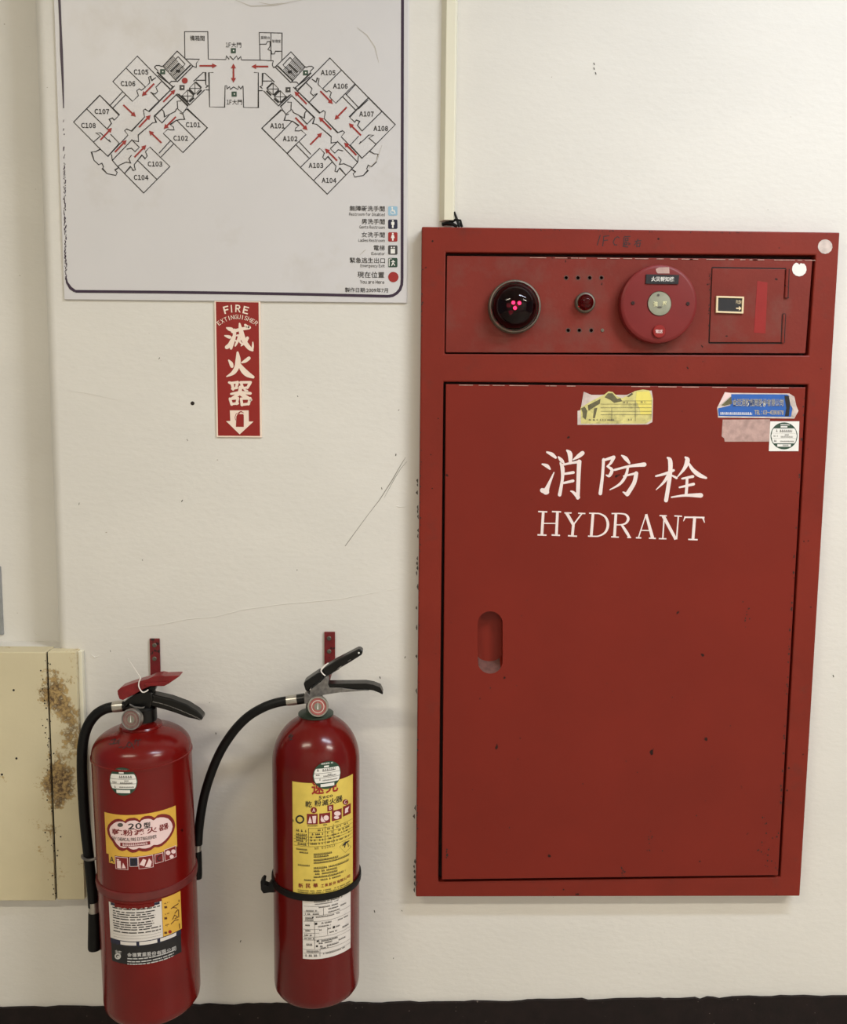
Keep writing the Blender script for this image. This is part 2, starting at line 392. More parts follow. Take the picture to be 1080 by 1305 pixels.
mb = MB(); mb.box((-2.6, -3.4, H_CEIL), (4.2, .2, H_CEIL+.1)); struct(mb.build('ceiling', M_CEIL))
mb = MB(); mb.box((-2.6, -3.5, 0), (4.2, -3.4, H_CEIL)); struct(mb.build('wall_front', M_WALL))
# skirting, painted by hand with an uneven upper edge
mb = MB(); top = []
xa, za = P(0, 1283).x, P(0, 1283).z; xb, zb = P(1080, 1268).x, P(1080, 1268).z
x = XC-1.9
while x < 4.2:
    top.append((x, -.006, za+(zb-za)*(max(-1.2, min(x, 1.2))-xa)/(xb-xa) + random.gauss(0, .0012))); x += random.uniform(.008, .03)
top.append((4.2, -.006, top[-1][2]))
for i in range(len(top)-1):
    a, b = top[i], top[i+1]
    mb.add([(a[0], -.006, 0), (b[0], -.006, 0), b, a, (a[0], 0, a[2]), (b[0], 0, b[2])], [(0, 1, 2, 3), (3, 2, 5, 4)])
struct(mb.build('baseboard_back', M_BASE))
mb = MB(); a, b = P(.3, 722, -DEEP+.004), P(.3, 809, -DEEP+.004); mb.box((a.x-.05, DEEP-.004, b.z), (a.x, DEEP, a.z)); struct(mb.build('trim_1', M_TRIM, bevel=.0008), 'grey metal plate edge in the recess')
# marks on the wall: pencil-like scuff, lifted paint ridges, an old plug hole
mb = MB()
stroke(mb, WS, [(440, 696), (448, 685), (470, 655), (484, 637), (500, 612), (512, 591), (517, 583)], [.9, .8, .5, .9, 1.1, .8, .4], .0003)
stroke(mb, WS, [(490, 634), (503, 610), (511, 597), (519, 588)], [.3, .7, .6, .3], .0003)
lab(mb.build('scuff_mark', mat('pencil_scuff', (142, 138, 128), .7), wall), 'thin grey scuff line on cream wall')
def ridge(pts, r, d=.0002):
    mb = MB(); Q = [P(x, y, d) for x, y in pts]; mb.tube(Q, [r*.3]+[r]*(len(Q)-2)+[r*.3], 6); return mb.build('paint_ridge', M_WALL, wall, smooth=True)
ridge([(150, 801), (205, 796), (240, 789), (275, 786), (310, 777), (360, 770), (430, 764), (518, 748)], .0006)
ridge([(505, 645), (510, 646), (519, 645)], .0012)
ridge([(84, 499), (105, 500), (160, 512)], .0005)
ridge([(27, 609), (36, 610), (44, 615)], .0009, .0002-DEEP)
ridge([(42, 800), (44, 806), (48, 811)], .0012, .0002-DEEP)
ridge([(116, 834), (121, 838), (126, 836)], .0014)
ridge([(465, 830), (480, 820), (515, 800)], .0005)
mb = MB(); disc(mb, WS, 245.5, 514, 2.6, .0004, n=9); lab(mb.build('plug_hole', M_CHIP, wall), 'small dark plug hole in the wall')
mb = MB()
for i in range(26):
    x, y = random.uniform(100, 520), random.uniform(400, 1260)
    stroke(mb, WS, [(x, y), (x+random.uniform(-1.5, 1.5), y+random.uniform(1, 3))], random.uniform(.6, 1.2), .0003)
for x, y in ((757, 80), (757, 86), (759, 92), (960, 780), (484, 862), (1062, 860)): stroke(mb, WS, [(x, y), (x+1, y+3)], 1.2, .0003)
for y in (612, 618, 628, 646, 652, 658, 676, 684, 712, 718, 724, 730, 748, 775, 800, 836, 880, 1030, 1040, 1098, 1104, 1110, 1118, 1126, 1134):
    x = 537.6-8*(y-289)/854 - random.uniform(.5, 2.2); stroke(mb, WS, [(x, y-random.uniform(1.5, 4)), (x-random.uniform(0, 1), y), (x+.3, y+random.uniform(1.5, 4))], [.6, random.uniform(1.4, 2.6), .5], .0004)
o = mb.build('wall_speck', M_GREYINK, wall); o['kind'] = 'stuff'

# ------------------------------------------------------------------ floor plan board
BD = .004
BS = wallplane(BD)
bl = P(82, 381.5, BD); br = P(518.5, 386, BD); zt = P(300, -110, BD).z; zb_ = (bl.z+br.z)/2
plan = root('floor_plan_board', (bl.x, 0, zb_), 'white evacuation floor plan board with dark purple outline above the extinguishers', 'sign')
mb = MB(); mb.prism([(bl.x, -BD, bl.z), (br.x, -BD, br.z), (br.x, -BD, zt), (bl.x, -BD, zt)], back=Vector((0, BD, 0)))
mb.build('board', M_BOARD, plan, bevel=.0006)
mb = MB()
stroke(mb, BS, [(96, 371.3), (200, 372.2), (300, 373.5), (400, 375.3), (495, 377.6)], 3.6)
stroke(mb, BS, [(495, 377.6), (501, 376.6), (506, 373.6), (510, 369), (512.2, 363), (512.7, 356)], 3.6)
stroke(mb, BS, [(512.7, 356), (512.9, 200), (513.3, 0), (513.5, -80)], 3.6)
stroke(mb, BS, [(513.5, -80), (506, -96), (492, -100), (95, -100), (78, -94), (72, -80)], 3.6)
stroke(mb, BS, [(72, -80), (75.8, 0), (77.5, 40), (78.4, 65), (80.2, 105), (81.2, 138)], [3, 3.2, 3, 3.8, 2.6, 1.2])
stroke(mb, BS, [(84, 352), (85.5, 360), (90, 367), (96, 371.3)], [1.2, 2.6, 3.8, 3.6])
rn = random.Random(3)
for i in range(150):                                          # worn, broken stretch of the left line
    y = 150 + 205*i/150; x = 80.8 + 3.4*(y-140)/215 + rn.uniform(-1.3, 1.3)
    if rn.random() < .35 + .55*(y > 205): stroke(mb, BS, [(x, y), (x+rn.uniform(-.6, .6), y+rn.uniform(1, 3.2))], rn.uniform(.5, 1.4))
mb.build('outline', M_PURPLE, plan)
Q1 = lambda p: (70+p[0]/4.5, p[1]/4.5)
Q2 = lambda p: (290+p[0]/4.5, p[1]/4.5)
QM = lambda p: (225+p[0]/7.2, 30+p[1]/7.2)
QS = lambda p: (195+p[0]/13.5, 60+p[1]/13.5)
QR = lambda p: (597-(195+p[0]/13.5), 61+p[1]/13.5)           # the same stair and lift core mirrored
lines = MB(); LW = 1.1
def pl(pts, q, wd=LW): stroke(lines, BS, [q(p) for p in pts], wd)
WING = [
 [(665, 517), (473, 322), (333, 468), (446, 582), (480, 548)], [(480, 548), (470, 520), (484, 510), (497, 518)], [(410, 392), (520, 500), (545, 475)],
 [(545, 475), (538, 442), (548, 438), (556, 462), (580, 445)], [(592, 432), (682, 500), (665, 517)], [(497, 518), (520, 500)],
 [(612, 468), (580, 500), (590, 525), (575, 540), (550, 528), (600, 580)],
 [(390, 525), (318, 603)], [(407, 543), (333, 620)],
 [(340, 690), (370, 660), (258, 547), (108, 700), (222, 815), (245, 840), (305, 897), (370, 822), (320, 770)], [(340, 690), (332, 677), (312, 684), (325, 708), (300, 740)],
 [(183, 625), (300, 740)], [(222, 815), (262, 780), (235, 762), (262, 762), (290, 790), (320, 815), (310, 800)],
 [(245, 840), (262, 855), (235, 870), (210, 872), (225, 920), (252, 945), (270, 936), (280, 958), (272, 966), (300, 996), (350, 1006), (358, 988), (345, 976), (370, 958)],
 [(305, 897), (420, 775), (400, 748), (412, 740), (440, 752), (515, 672), (508, 632), (518, 626), (540, 640), (688, 492)],
 [(330, 920), (440, 805), (480, 812), (478, 775), (560, 705), (582, 702), (570, 668), (697, 543)],
 [(325, 885), (330, 920), (360, 955), (510, 1107), (660, 955), (545, 843), (520, 870)], [(520, 870), (530, 895), (518, 910), (500, 890), (475, 920)],
 [(475, 920), (585, 1028)], [(475, 920), (455, 945), (462, 975), (450, 978), (435, 955), (400, 995)],
 [(440, 800), (485, 845), (460, 870), (440, 850), (412, 856)], [(440, 890), (425, 910), (435, 935), (410, 930), (375, 945), (360, 955)],
 [(575, 665), (615, 705), (660, 655), (640, 665), (630, 672), (625, 640), (612, 625)],
 [(695, 540), (765, 605), (735, 650), (705, 625), (702, 580), (725, 580)], [(710, 538), (772, 598)], [(740, 640), (760, 625), (875, 733), (735, 875), (622, 765), (650, 740)],
 [(650, 740), (660, 745), (685, 745), (680, 728), (662, 715), (700, 688)], [(700, 690), (808, 800)], [(700, 690), (720, 685), (745, 685), (735, 655), (718, 648)], [(660, 655), (690, 640), (700, 622)],
 [(665, 805), (597, 880)], [(682, 825), (610, 900)]]
for p in WING: pl(p, Q1)
def toright(p):                                              # the A wing mirrors the C wing
    x, y = p; return (588 - 1.0*(x-473) + .028*(y-322), 333 + .995*(y-322) - .016*(x-473))
for p in WING: pl([toright(q) for q in p], Q2)
pl([toright((333, 468)), toright((258, 547))], Q2); pl([toright((735, 875)), toright((660, 955))], Q2)
pl([(733, 487), (680, 545)], Q2); pl([(808, 572), (752, 625)], Q2); pl([(345, 880), (400, 822)], Q2); pl([(422, 957), (480, 900)], Q2)
# entrance hall
for p in ([(78, 322), (75, 75), (288, 75), (293, 328), (455, 331)], [(455, 331), (458, 298), (485, 330), (490, 300), (522, 332), (552, 298), (565, 330), (592, 303), (597, 334)],
          [(597, 334), (768, 336), (890, 342)], [(768, 336), (760, 83), (970, 88), (968, 342)], [(868, 85), (868, 335)], [(765, 190), (825, 190), (835, 165), (862, 165)],
          [(862, 205), (840, 240), (870, 250)], [(872, 280), (900, 280), (908, 255), (968, 255)], [(340, 450), (298, 450), (305, 766), (443, 768), (447, 570), (462, 570)],
          [(462, 570), (465, 600), (490, 580), (495, 605), (525, 582), (565, 606), (572, 575), (590, 600), (612, 572)], [(612, 572), (617, 770), (752, 772), (752, 450), (712, 450)],
          [(80, 325), (213, 328), (183, 365), (183, 405), (150, 390)], [(890, 342), (880, 380), (892, 405), (925, 390)]): pl(p, QM, .95)
pl([(862, 165), (862, 205)], QM, 1.6); pl([(870, 250), (872, 285)], QM, 1.6)
# stairs and lifts, both sides
for q in (QS, QR):
    pl([(420, 600), (175, 330), (418, 70), (690, 330)], q); pl([(690, 330), (420, 600)], q, 1.3); pl([(650, 310), (395, 560)], q, 1.8)
    pl([(435, 165), (555, 295), (500, 350)], q); pl([(435, 165), (395, 205)], q)
    for k in range(10):
        t = k/9; a = (192+150*t, 318-160*t)
        pl([a, (a[0]+92, a[1]+100)], q, .7); pl([(a[0]+112, a[1]+122), (a[0]+205, a[1]+222)], q, .7)
    pl([(295, 420), (450, 270)], q); pl([(308, 432), (462, 282)], q); pl([(240, 370), (390, 215)], q, .7); pl([(350, 490), (505, 335)], q, .7)
    ppoly(lines, BS, [q((400, 390)), q((470, 390)), q((470, 440)), q((400, 440))], .0005)
    pl([(25, 345), (60, 318), (110, 318), (150, 335), (185, 322)], q); pl([(25, 345), (90, 410), (75, 430), (345, 690)], q); pl([(0, 430), (295, 715), (345, 690)], q)
    pl([(290, 620), (320, 590), (400, 590)], q)
    pl([(700, 590), (865, 438), (905, 438), (912, 650), (950, 668), (910, 700)], q); pl([(740, 572), (905, 572)], q); pl([(905, 735), (975, 740)], q)
    for c in ((725, 710), (600, 842)):
        pl([(c[0]-100, c[1]), (c[0], c[1]-105), (c[0]+105, c[1]), (c[0], c[1]+100), (c[0]-100, c[1])], q, .7)
        pl([(c[0]-95, c[1]), (c[0]+100, c[1])], q, .8); pl([(c[0], c[1]-100), (c[0], c[1]+95)], q, .8)
    pl([(620, 730), (712, 820)], q, 2.2); pl([(735, 600), (835, 700)], q, 1.9); pl([(490, 835), (595, 940)], q, 1.9)
    pl([(760, 820), (838, 740)], q, 2.2); pl([(628, 945), (708, 872)], q, 2.2); pl([(890, 738), (630, 1000), (415, 800)], q); pl([(405, 825), (600, 1020)], q)
lines.build('plan_lines', M_BLACKINK, plan)
def arrow(a, b, both=False):
    mb = MB(); dx, dy = b[0]-a[0], b[1]-a[1]; l = math.hypot(dx, dy); ux_, uy_ = dx/l, dy/l
    stroke(mb, BS, [(a[0]+ux_*(4 if both else 0), a[1]+uy_*(4 if both else 0)), (b[0]-ux_*4, b[1]-uy_*4)], 2.1, .0006)
    for tip, s in ((b, 1), (a, -1))[:2 if both else 1]:
        bx, by = tip[0]-s*ux_*6, tip[1]-s*uy_*6
        ppoly(mb, BS, [tip, (bx-uy_*3.2, by+ux_*3.2), (bx+uy_*3.2, by-ux_*3.2)], .0007)
    mb.build('arrow', M_ARROW, plan)
for a, b in (((570, 480), (500, 552)), ((393, 602), (465, 670)), ((622, 585), (692, 515)), ((483, 730), (550, 660)), ((695, 670), (625, 740)), ((612, 820), (540, 750)),
             ((345, 873), (412, 803)), ((262, 803), (328, 733)), ((457, 902), (525, 832)), ((830, 378), (930, 378))): arrow(Q1(a), Q1(b))
arrow(Q1((1025, 365)), Q1((1025, 475)), True)
for a, b in (((235, 382), (138, 382)), ((455, 597), (385, 525)), ((533, 523), (605, 597)), ((685, 615), (615, 687)), ((597, 743), (525, 672)), ((390, 675), (460, 747)),
             ((475, 830), (543, 762)), ((767, 777), (697, 707)), ((740, 890), (670, 818)), ((630, 922), (560, 852))): arrow(Q2(a), Q2(b))
mb = MB()
for s, x, y in (('C105', 495, 413), ('C106', 420, 480), ('C107', 270, 640), ('C108', 193, 720), ('C101', 793, 716), ('C102', 722, 793), ('C103', 575, 941), ('C104', 495, 1018)):
    text(mb, BS, s, *Q1((x, y)), 18.6, 6.6, bold=.03)
for s, x, y in (('A105', 578, 417), ('A106', 648, 494), ('A107', 798, 654), ('A108', 880, 737), ('A101', 287, 722), ('A102', 360, 796), ('A103', 508, 949), ('A104', 583, 1035)):
    text(mb, BS, s, *Q2((x, y)), 18.6, 6.6, bold=.03)
for q in ((525, 197), (533, 722)):
    x, y = QM(q); text(mb, BS, '1F', x-6.8, y, 6.6, 6, bold=.01); text(mb, BS, '大門', x+3.4, y, 12.6, 6.6, bold=.006)
text(mb, BS, '備箱間', *QM((192, 135)), 18.5, 6.6, bold=.005)
text(mb, BS, '服務台', *QM((817, 130)), 11.5, 4); text(mb, BS, '管理室', *QM((918, 162)), 11, 3.8)
LG = lambda p: (420+p[0]/9, 250+p[1]/9)
for s, x0, x1, y, h_ in (('無障礙洗手間', 232, 636, 143, 62), ('男洗手間', 370, 636, 292, 62), ('女洗手間', 370, 636, 443, 62), ('電梯', 508, 636, 593, 62), ('緊急逃生出口', 234, 638, 737, 62), ('現在位置', 322, 630, 902, 70), ('製作日期:2009年7月', 180, 672, 1078, 55)):
    text(mb, BS, s, *LG(((x0+x1)/2, y)), (x1-x0)/9, h_/9, bold=.008 if 'x' else 0)
for s, x0, x1, y, h_ in (('Restroom for Disabled', 226, 636, 208, 38), ('Gents Restroom', 343, 636, 356, 36), ('Ladies Restroom', 333, 636, 507, 36), ('Elevator', 483, 636, 658, 36), ('Emergency Exit', 357, 636, 803, 46), ('You are Here', 352, 630, 985, 40)):
    text(mb, BS, s, *LG(((x0+x1)/2, y)), (x1-x0)/9, h_/9, bold=.006)
mb.build('lettering', M_BLACKINK, plan)
def sq(mb, x, y, hw, off=.0005): ppoly(mb, BS, [(x-hw, y-hw), (x+hw, y-hw), (x+hw, y+hw), (x-hw, y+hw)], off)
def icon(y, m, name, lbl, draw):
    mb = MB(); x = 420+728/9; yy = 250+y/9; hw = 5.9
    ppoly(mb, BS, [(x-hw+1, yy-hw), (x+hw-1, yy-hw), (x+hw, yy-hw+1), (x+hw, yy+hw-1), (x+hw-1, yy+hw), (x-hw+1, yy+hw), (x-hw, yy+hw-1), (x-hw, yy-hw+1)], .0005)
    o = lab(mb.build(name, m, plan), lbl); mb = MB(); draw(mb, x, yy); mb.build('pictogram', M_STICK, o)
def dwheel(mb, x, y): ring(mb, BS, x, y+1.4, 2.2, 3, .0008); stroke(mb, BS, [(x-.8, y-4), (x-.6, y), (x+2, y+.3), (x+3.2, y+3.4)], 1.1, .0008); disc(mb, BS, x-.9, y-4.2, 1, .0008)
def dman(mb, x, y): disc(mb, BS, x, y-4.2, 1.1, .0008); ppoly(mb, BS, [(x-2, y-2.8), (x+2, y-2.8), (x+2, y+.8), (x+1, y+.8), (x+1, y+4.8), (x-1, y+4.8), (x-1, y+.8), (x-2, y+.8)], .0008)
def dwoman(mb, x, y): disc(mb, BS, x, y-4.2, 1.1, .0008); ppoly(mb, BS, [(x-1.2, y-2.8), (x+1.2, y-2.8), (x+2.4, y+1.6), (x+1, y+1.6), (x+.9, y+4.8), (x-.9, y+4.8), (x-1, y+1.6), (x-2.4, y+1.6)], .0008)
def dlift(mb, x, y): ppoly(mb, BS, [(x-2.8, y-1.4), (x+2.8, y-1.4), (x+2.8, y+4.6), (x-2.8, y+4.6)], .0008); [disc(mb, BS, x+k, y-3.2, 1, .0008, n=8) for k in (-1.6, 1.6)]
def dexit(mb, x, y): stroke(mb, BS, [(x-4.6, y+4.6), (x-4.6, y-4.6), (x-1.5, y-4.6)], .9, .0008); stroke(mb, BS, [(x+.4, y-3), (x+.2, y+.4), (x-1.6, y+4.2)], 1.2, .0008); stroke(mb, BS, [(x+.2, y+.4), (x+2.6, y+3.8)], 1.1, .0008); stroke(mb, BS, [(x-2, y-.6), (x+.4, y-2.2), (x+2.8, y-.4)], .9, .0008)
icon(170, M_ICONB, 'wheelchair_icon', 'light blue wheelchair icon', dwheel); icon(322, M_ICONN, 'gents_icon', 'navy icon with white man', dman); icon(468, M_ARROW, 'ladies_icon', 'red icon with white woman', dwoman)
icon(618, M_ICONK, 'lift_icon', 'charcoal lift icon', dlift); icon(762, M_GREENP, 'exit_icon', 'green running figure icon', dexit)
mb = MB(); disc(mb, BS, 420+734/9, 250+928/9, 6.6, .0006); lab(mb.build('location_dot', M_ARROW, plan), 'red dot in the legend')
mb = MB(); disc(mb, BS, *QM((77, 525)), 3.8, .0007); lab(mb.build('location_dot', M_ARROW, plan), 'red dot on the plan')
for p, m in ((QM((52, 588)), M_ICONK), (QM((1025, 608)), M_ICONK), (QM((523, 250)), M_GREENP), (QM((530, 648)), M_GREENP), (QS((168, 425)), M_GREENP), ((325+872/13.5, 60+443/13.5), M_GREENP)):
    mb = MB(); sq(mb, p[0], p[1], 3.2); o = mb.build('plan_icon', m, plan); mb = MB(); sq(mb, p[0]+.3, p[1], .8, .0008); mb.build('pictogram', M_STICK, o)
mb = MB()
for pts in ([(455, 35), (468, 45), (478, 60), (483, 80)], [(330, 3), (345, 6), (360, 4)], [(300, 0), (320, 8), (350, 7), (385, 0)], [(470, 215), (480, 205), (487, 185)], [(459, 325), (464, 320), (467, 318)]): stroke(mb, BS, pts, [.4]+[1.0]*(len(pts)-2)+[.3], .0004)
mb.build('scratch', mat('faint_scratch', (186, 180, 170), .6), plan)

# ------------------------------------------------------------------ fire extinguisher sign
SD = .003
SS = wallplane(SD)
a_, b_ = P(274.8, 383, SD), P(333.6, 557.6, SD)
fsign = root('fire_extinguisher_sign', (a_.x, 0, b_.z), 'narrow red sign with down arrow hanging between floor plan and extinguishers', 'sign')
sx0, sx1, sz0, sz1 = P(275.4, 470, SD).x-.001, P(333, 470, SD).x, b_.z, a_.z
mb = MB(); mb.box((sx0, -SD, sz0), (sx1, 0, sz1)); mb.build('plate', M_SIGNW, fsign, bevel=.0005)
mb = MB(); mb.poly([(sx0+.0028, -SD-.0002, sz0+.0028), (sx1-.0034, -SD-.0002, sz0+.0028), (sx1-.0034, -SD-.0002, sz1-.0024), (sx0+.0028, -SD-.0002, sz1-.0024)]); mb.build('red_field', M_SIGNRED, fsign)
QF = lambda x, y: (260+x/6.69, 375+y/6.69)
mb = MB()
for ch, x, y, r in (('F', 192, 133, 14), ('I', 236, 124, 4), ('R', 292, 122, -3), ('E', 358, 136, -13)):
    text(mb, SS, ch, *QF(x, y), (1.5 if ch == 'I' else 7), 9.6, .0006, bold=.03, rot=math.radians(r))
for i, ch in enumerate('EXTINGUISHER'):
    t = -1+2*i/11; x = 287+158*t; y = 193+53*t*t
    text(mb, SS, ch, *QF(x, y), (1 if ch == 'I' else 3.9), 5.6, .0006, bold=.008, rot=math.radians(-38*t))
def bs(pts, wd): brush(mb, SS, [QF(*p) for p in pts], [x/6.69 for x in wd], .0006)
# the three brushed characters, stroke by stroke
for pts, wd in (([(190, 285), (215, 295), (238, 302)], [8, 30, 34]), ([(175, 352), (200, 360), (222, 366)], [8, 24, 28]), ([(195, 452), (222, 430), (250, 370), (268, 328)], [34, 36, 26, 8]),
                ([(245, 318), (310, 300), (388, 284)], [30, 26, 30]), ([(262, 305), (258, 370), (232, 462)], [26, 28, 22]), ([(305, 250), (318, 320), (345, 400), (385, 455), (415, 478)], [14, 40, 40, 36, 20]), ([(412, 475), (418, 440), (418, 405)], [20, 18, 8]), ([(352, 262), (378, 280)], [20, 24]),
                ([(282, 352), (318, 346)], [16, 16]), ([(300, 365), (288, 400), (268, 440)], [22, 22, 14]), ([(272, 395), (284, 408)], [14, 16]), ([(318, 375), (306, 400), (326, 424)], [14, 16, 16]), ([(372, 372), (352, 410), (318, 440)], [26, 24, 10]),
                ([(288, 496), (292, 560), (282, 620), (250, 670), (192, 703)], [18, 44, 42, 34, 8]), ([(300, 590), (330, 640), (370, 680), (420, 706)], [20, 44, 48, 26]), ([(212, 562), (232, 590), (240, 615)], [12, 32, 28]), ([(385, 545), (352, 570), (318, 585)], [30, 28, 8]),
                ([(215, 752), (240, 765), (250, 812)], [20, 26, 22]), ([(225, 758), (290, 750)], [20, 22]), ([(288, 750), (276, 795)], [26, 22]), ([(240, 806), (284, 798)], [18, 20]),
                ([(315, 752), (330, 790)], [22, 22]), ([(312, 752), (400, 750)], [22, 22]), ([(396, 752), (372, 798)], [28, 22]), ([(325, 800), (375, 795)], [18, 20]),
                ([(232, 850), (310, 838), (398, 845)], [18, 26, 24]), ([(310, 790), (300, 845), (218, 898)], [24, 34, 12]), ([(300, 845), (345, 868), (402, 900)], [20, 34, 24]), ([(345, 812), (370, 826)], [16, 20]),
                ([(222, 890), (238, 940)], [22, 24]), ([(228, 892), (292, 886)], [20, 22]), ([(290, 886), (280, 935)], [24, 22]), ([(235, 936), (290, 930)], [20, 22]),
                ([(318, 890), (326, 945)], [22, 24]), ([(318, 890), (395, 888)], [20, 22]), ([(395, 888), (380, 938)], [26, 22]), ([(322, 942), (385, 934)], [22, 22])):
    bs(pts, wd)
ppoly(mb, SS, [QF(*p) for p in ((222, 990), (382, 990), (384, 1085), (424, 1085), (306, 1195), (190, 1082), (226, 1080))], .0006)
mb.build('lettering', M_SIGNW, fsign)
mb = MB(); ppoly(mb, SS, [QF(*p) for p in ((278, 1040), (288, 1022), (336, 1022), (341, 1032), (341, 1130), (274, 1130))], .0009)
stroke(mb, SS, [QF(*p) for p in ((300, 1022), (302, 1008), (318, 1000), (340, 1012))], [1.2, 1.4, 1.2, .6], .0009); stroke(mb, SS, [QF(*p) for p in ((298, 1012), (275, 1020), (266, 1048), (272, 1075))], .7, .0009)
mb.build('pictogram', M_SIGNRED, fsign)

# ------------------------------------------------------------------ hydrant cabinet
CS = wallplane(DC)
CW, CH = .75, 1.25893522
cab = root('hydrant_cabinet', (CW/2, 0, Z0), 'large red steel fire hydrant cabinet with alarm panel above its door', 'cabinet')
def rectpx(tl, tr, br_, bl_, d): return [P(*bl_, d), P(*br_, d), P(*tr, d), P(*tl, d)]
def rect_xz(x0, x1, z0, z1, d): return [(x0, -d, z0), (x1, -d, z0), (x1, -d, z1), (x0, -d, z1)]
op1 = rectpx((568.3, 321.5), (1040, 325), (1031, 453), (567, 451), DC)
op2 = rectpx((565.5, 486.5), (1030.5, 490), (995, 1118), (559, 1124), DC)
mb = MB(); mb.prism(rect_xz(0, CW, Z0, Z0+CH, DC), [op1, op2], Vector((0, DC, 0)))
mb.build('frame', M_RED, cab, bevel=.0022)
mb = MB(); mb.box((.03, -.008, Z0+.02), (CW-.03, -.004, Z0+CH-.03)); mb.build('back_plate', M_INNER, cab)
# alarm panel with its two rows of sound holes
PD = .0262
PS = wallplane(PD)
hp = [(722, 354), (737, 354), (752, 354), (767, 354), (724.5, 421), (738.7, 421), (754, 421)]
holes = [[P(x+2.3*math.cos(k*math.pi/4), y+2.3*math.sin(k*math.pi/4), PD) for k in range(8)] for x, y in hp]
pout = rectpx((570, 326), (1036.2, 330.5), (1027, 450.2), (568.3, 449), PD)
mb = MB(); mb.prism(pout, holes, Vector((0, .012, 0)))
apanel = mb.build('alarm_panel', M_PANEL, cab, bevel=.0008)
mb = MB()
for x, y in hp: ring(mb, PS, x, y, 2.2, 3.3, .0002, n=10)
lab(mb.build('hole_stain', mat('grey_grime', (92, 66, 58), .8), apanel), 'grey grime round the holes')['kind'] = 'stuff'
def screw(x, y, d, r, parent, m=M_GREYRIM):
    mb = MB(); c = P(x, y, d); mb.lathe([(r, -.001), (r, .0008), (r*.8, .0014), (r*.3, .0014), (r*.3, .0007), (.0001, .0007)], c, (0, -1, 0), 14)
    return mb.build('screw', m, parent, smooth=True)
screw(768, 421, PD, .0032, apanel)
FR = (0, -1, 0)
mpx = .00152
# big alarm lamp
lc = P(655.5, 391.5, PD)
mb = MB(); mb.lathe([(.0475, -.002), (.0475, .008), (.0462, .012), (.0455, .0135), (.0435, .014), (.0425, .0125), (.042, .006), (.0, .005)], lc, FR, 56)
lamp = mb.build('alarm_lamp', M_GREYRIM, cab, smooth=True); lab(lamp, 'round alarm lamp in a grey rim')
mb = MB(); R_ = .0405
mb.lathe([(R_, .0065)] + [(R_*math.cos(a), .010+.034*math.sin(a)) for a in [k*math.pi/2/14 for k in range(14)]] + [(.0002, .044)], lc, FR, 56)
lab(mb.build('lens', M_LENS, lamp, smooth=True), 'dark red domed lens')
for dx, dz in ((-.005, .004), (.005, .0035), (-.002, -.0045)):
    mb = MB(); mb.lathe([(.0001, -.003), (.0023, -.002), (.0031, 0), (.0023, .002), (.0001, .003)], lc + Vector((dx, -.030, dz)), FR, 12)
    lab(mb.build('led', M_LED, lamp, smooth=True), 'glowing pink led')
# small indicator lamp
ic = P(745.6, 386, PD)
mb = MB(); mb.lathe([(.0185, -.002), (.0185, .004), (.0165, .007), (.0148, .0075), (.0145, .005), (.0, .005)], ic, FR, 36)
ind = lab(mb.build('indicator_lamp', M_GREYRIM, cab, smooth=True), 'small red indicator lamp')
mb = MB(); mb.lathe([(.0142, .0052)] + [(.0142*math.cos(a), .009+.014*math.sin(a)) for a in [k*math.pi/2/10 for k in range(10)]] + [(.0002, .023)], ic, FR, 36)
mb.build('lens', M_LENS2, ind, smooth=True)
# manual call point
TH = .022; FD = PD+TH
mc = P(840.5, 387.2, FD); mc.y = -PD
FS = wallplane(FD)
RB = (P(890, 387, FD).x - P(791.5, 387, FD).x)/2
mb = MB(); mb.lathe([(RB*.97, -.001), (RB, .004), (RB, TH-.006), (RB*.985, TH-.0025), (RB*.94, TH-.0004), (RB*.9, TH), (.0222, TH), (.0218, TH-.004), (.0, TH-.004)], mc, FR, 64)
bell = lab(mb.build('call_point', M_BUTTON, cab, smooth=True), 'round red manual fire call point')
wc = P(842, 386.3, FD); wc.y = -(FD-.004)
mb = MB(); mb.lathe([(.0215, -.001), (.0215, .0024), (.018, .0032), (.0, .0034)], wc, FR, 36); win = lab(mb.build('press_window', M_GLASSG, bell, smooth=True), 'greenish glass press window')
M_PALEY = mat('pale_yellow_print', (226, 222, 176), .5)
for ch, x in (('強', 836), ('壓', 847.5)): mb = MB(); text(mb, FS, ch, x, 387.3, 5.5, 6.5, .0004, bold=.012); mb.build('lettering', M_PALEY, bell)
mb = MB(); disc(mb, FS, 839.5, 376, 1.6, .0003, n=8); disc(mb, FS, 841, 391.5, 3, .0002, n=10, ry=1.2); mb.build('window_mark', M_GREYINK, bell)
mb = MB(); q = rectpx((824, 349.5), (866.2, 350.3), (865, 362), (823.3, 361.5), FD+.0025); mb.prism(q, back=Vector((0, .0035, 0))); plate = lab(mb.build('name_plate', M_LABELK, bell, bevel=.0004), 'black name plate')
mb = MB(); text(mb, wallplane(FD+.0025), '火災報知機', 845, 355.7, 29, 6.2, .0003, bold=.012); mb.build('lettering', M_STICK, bell)
mb = MB(); ppoly(mb, FS, [(836, 343), (840, 341), (853, 340.5), (853.5, 348.5), (838.5, 348.5), (836.5, 346)], .0006); lab(mb.build('tape_scrap', M_RESID, bell), 'scrap of old tape')
for x, y in ((807, 386.2), (877, 387.2)): screw(x, y, FD, .0034, bell, M_INNER)
tc_ = P(840, 422.5, FD)
mb = MB(); mb.lathe([(.0115, -.002), (.0115, .003), (.0105, .004), (.0, .0042)], tc_, FR, 28); jack = lab(mb.build('telephone_jack', M_TAPE, bell, smooth=True), 'small red round jack cover')
mb = MB(); text(mb, wallplane(FD+.0042), '電話', 840.3, 422.3, 9, 4.6, .0003, bold=.012); mb.build('lettering', M_PINK, bell)
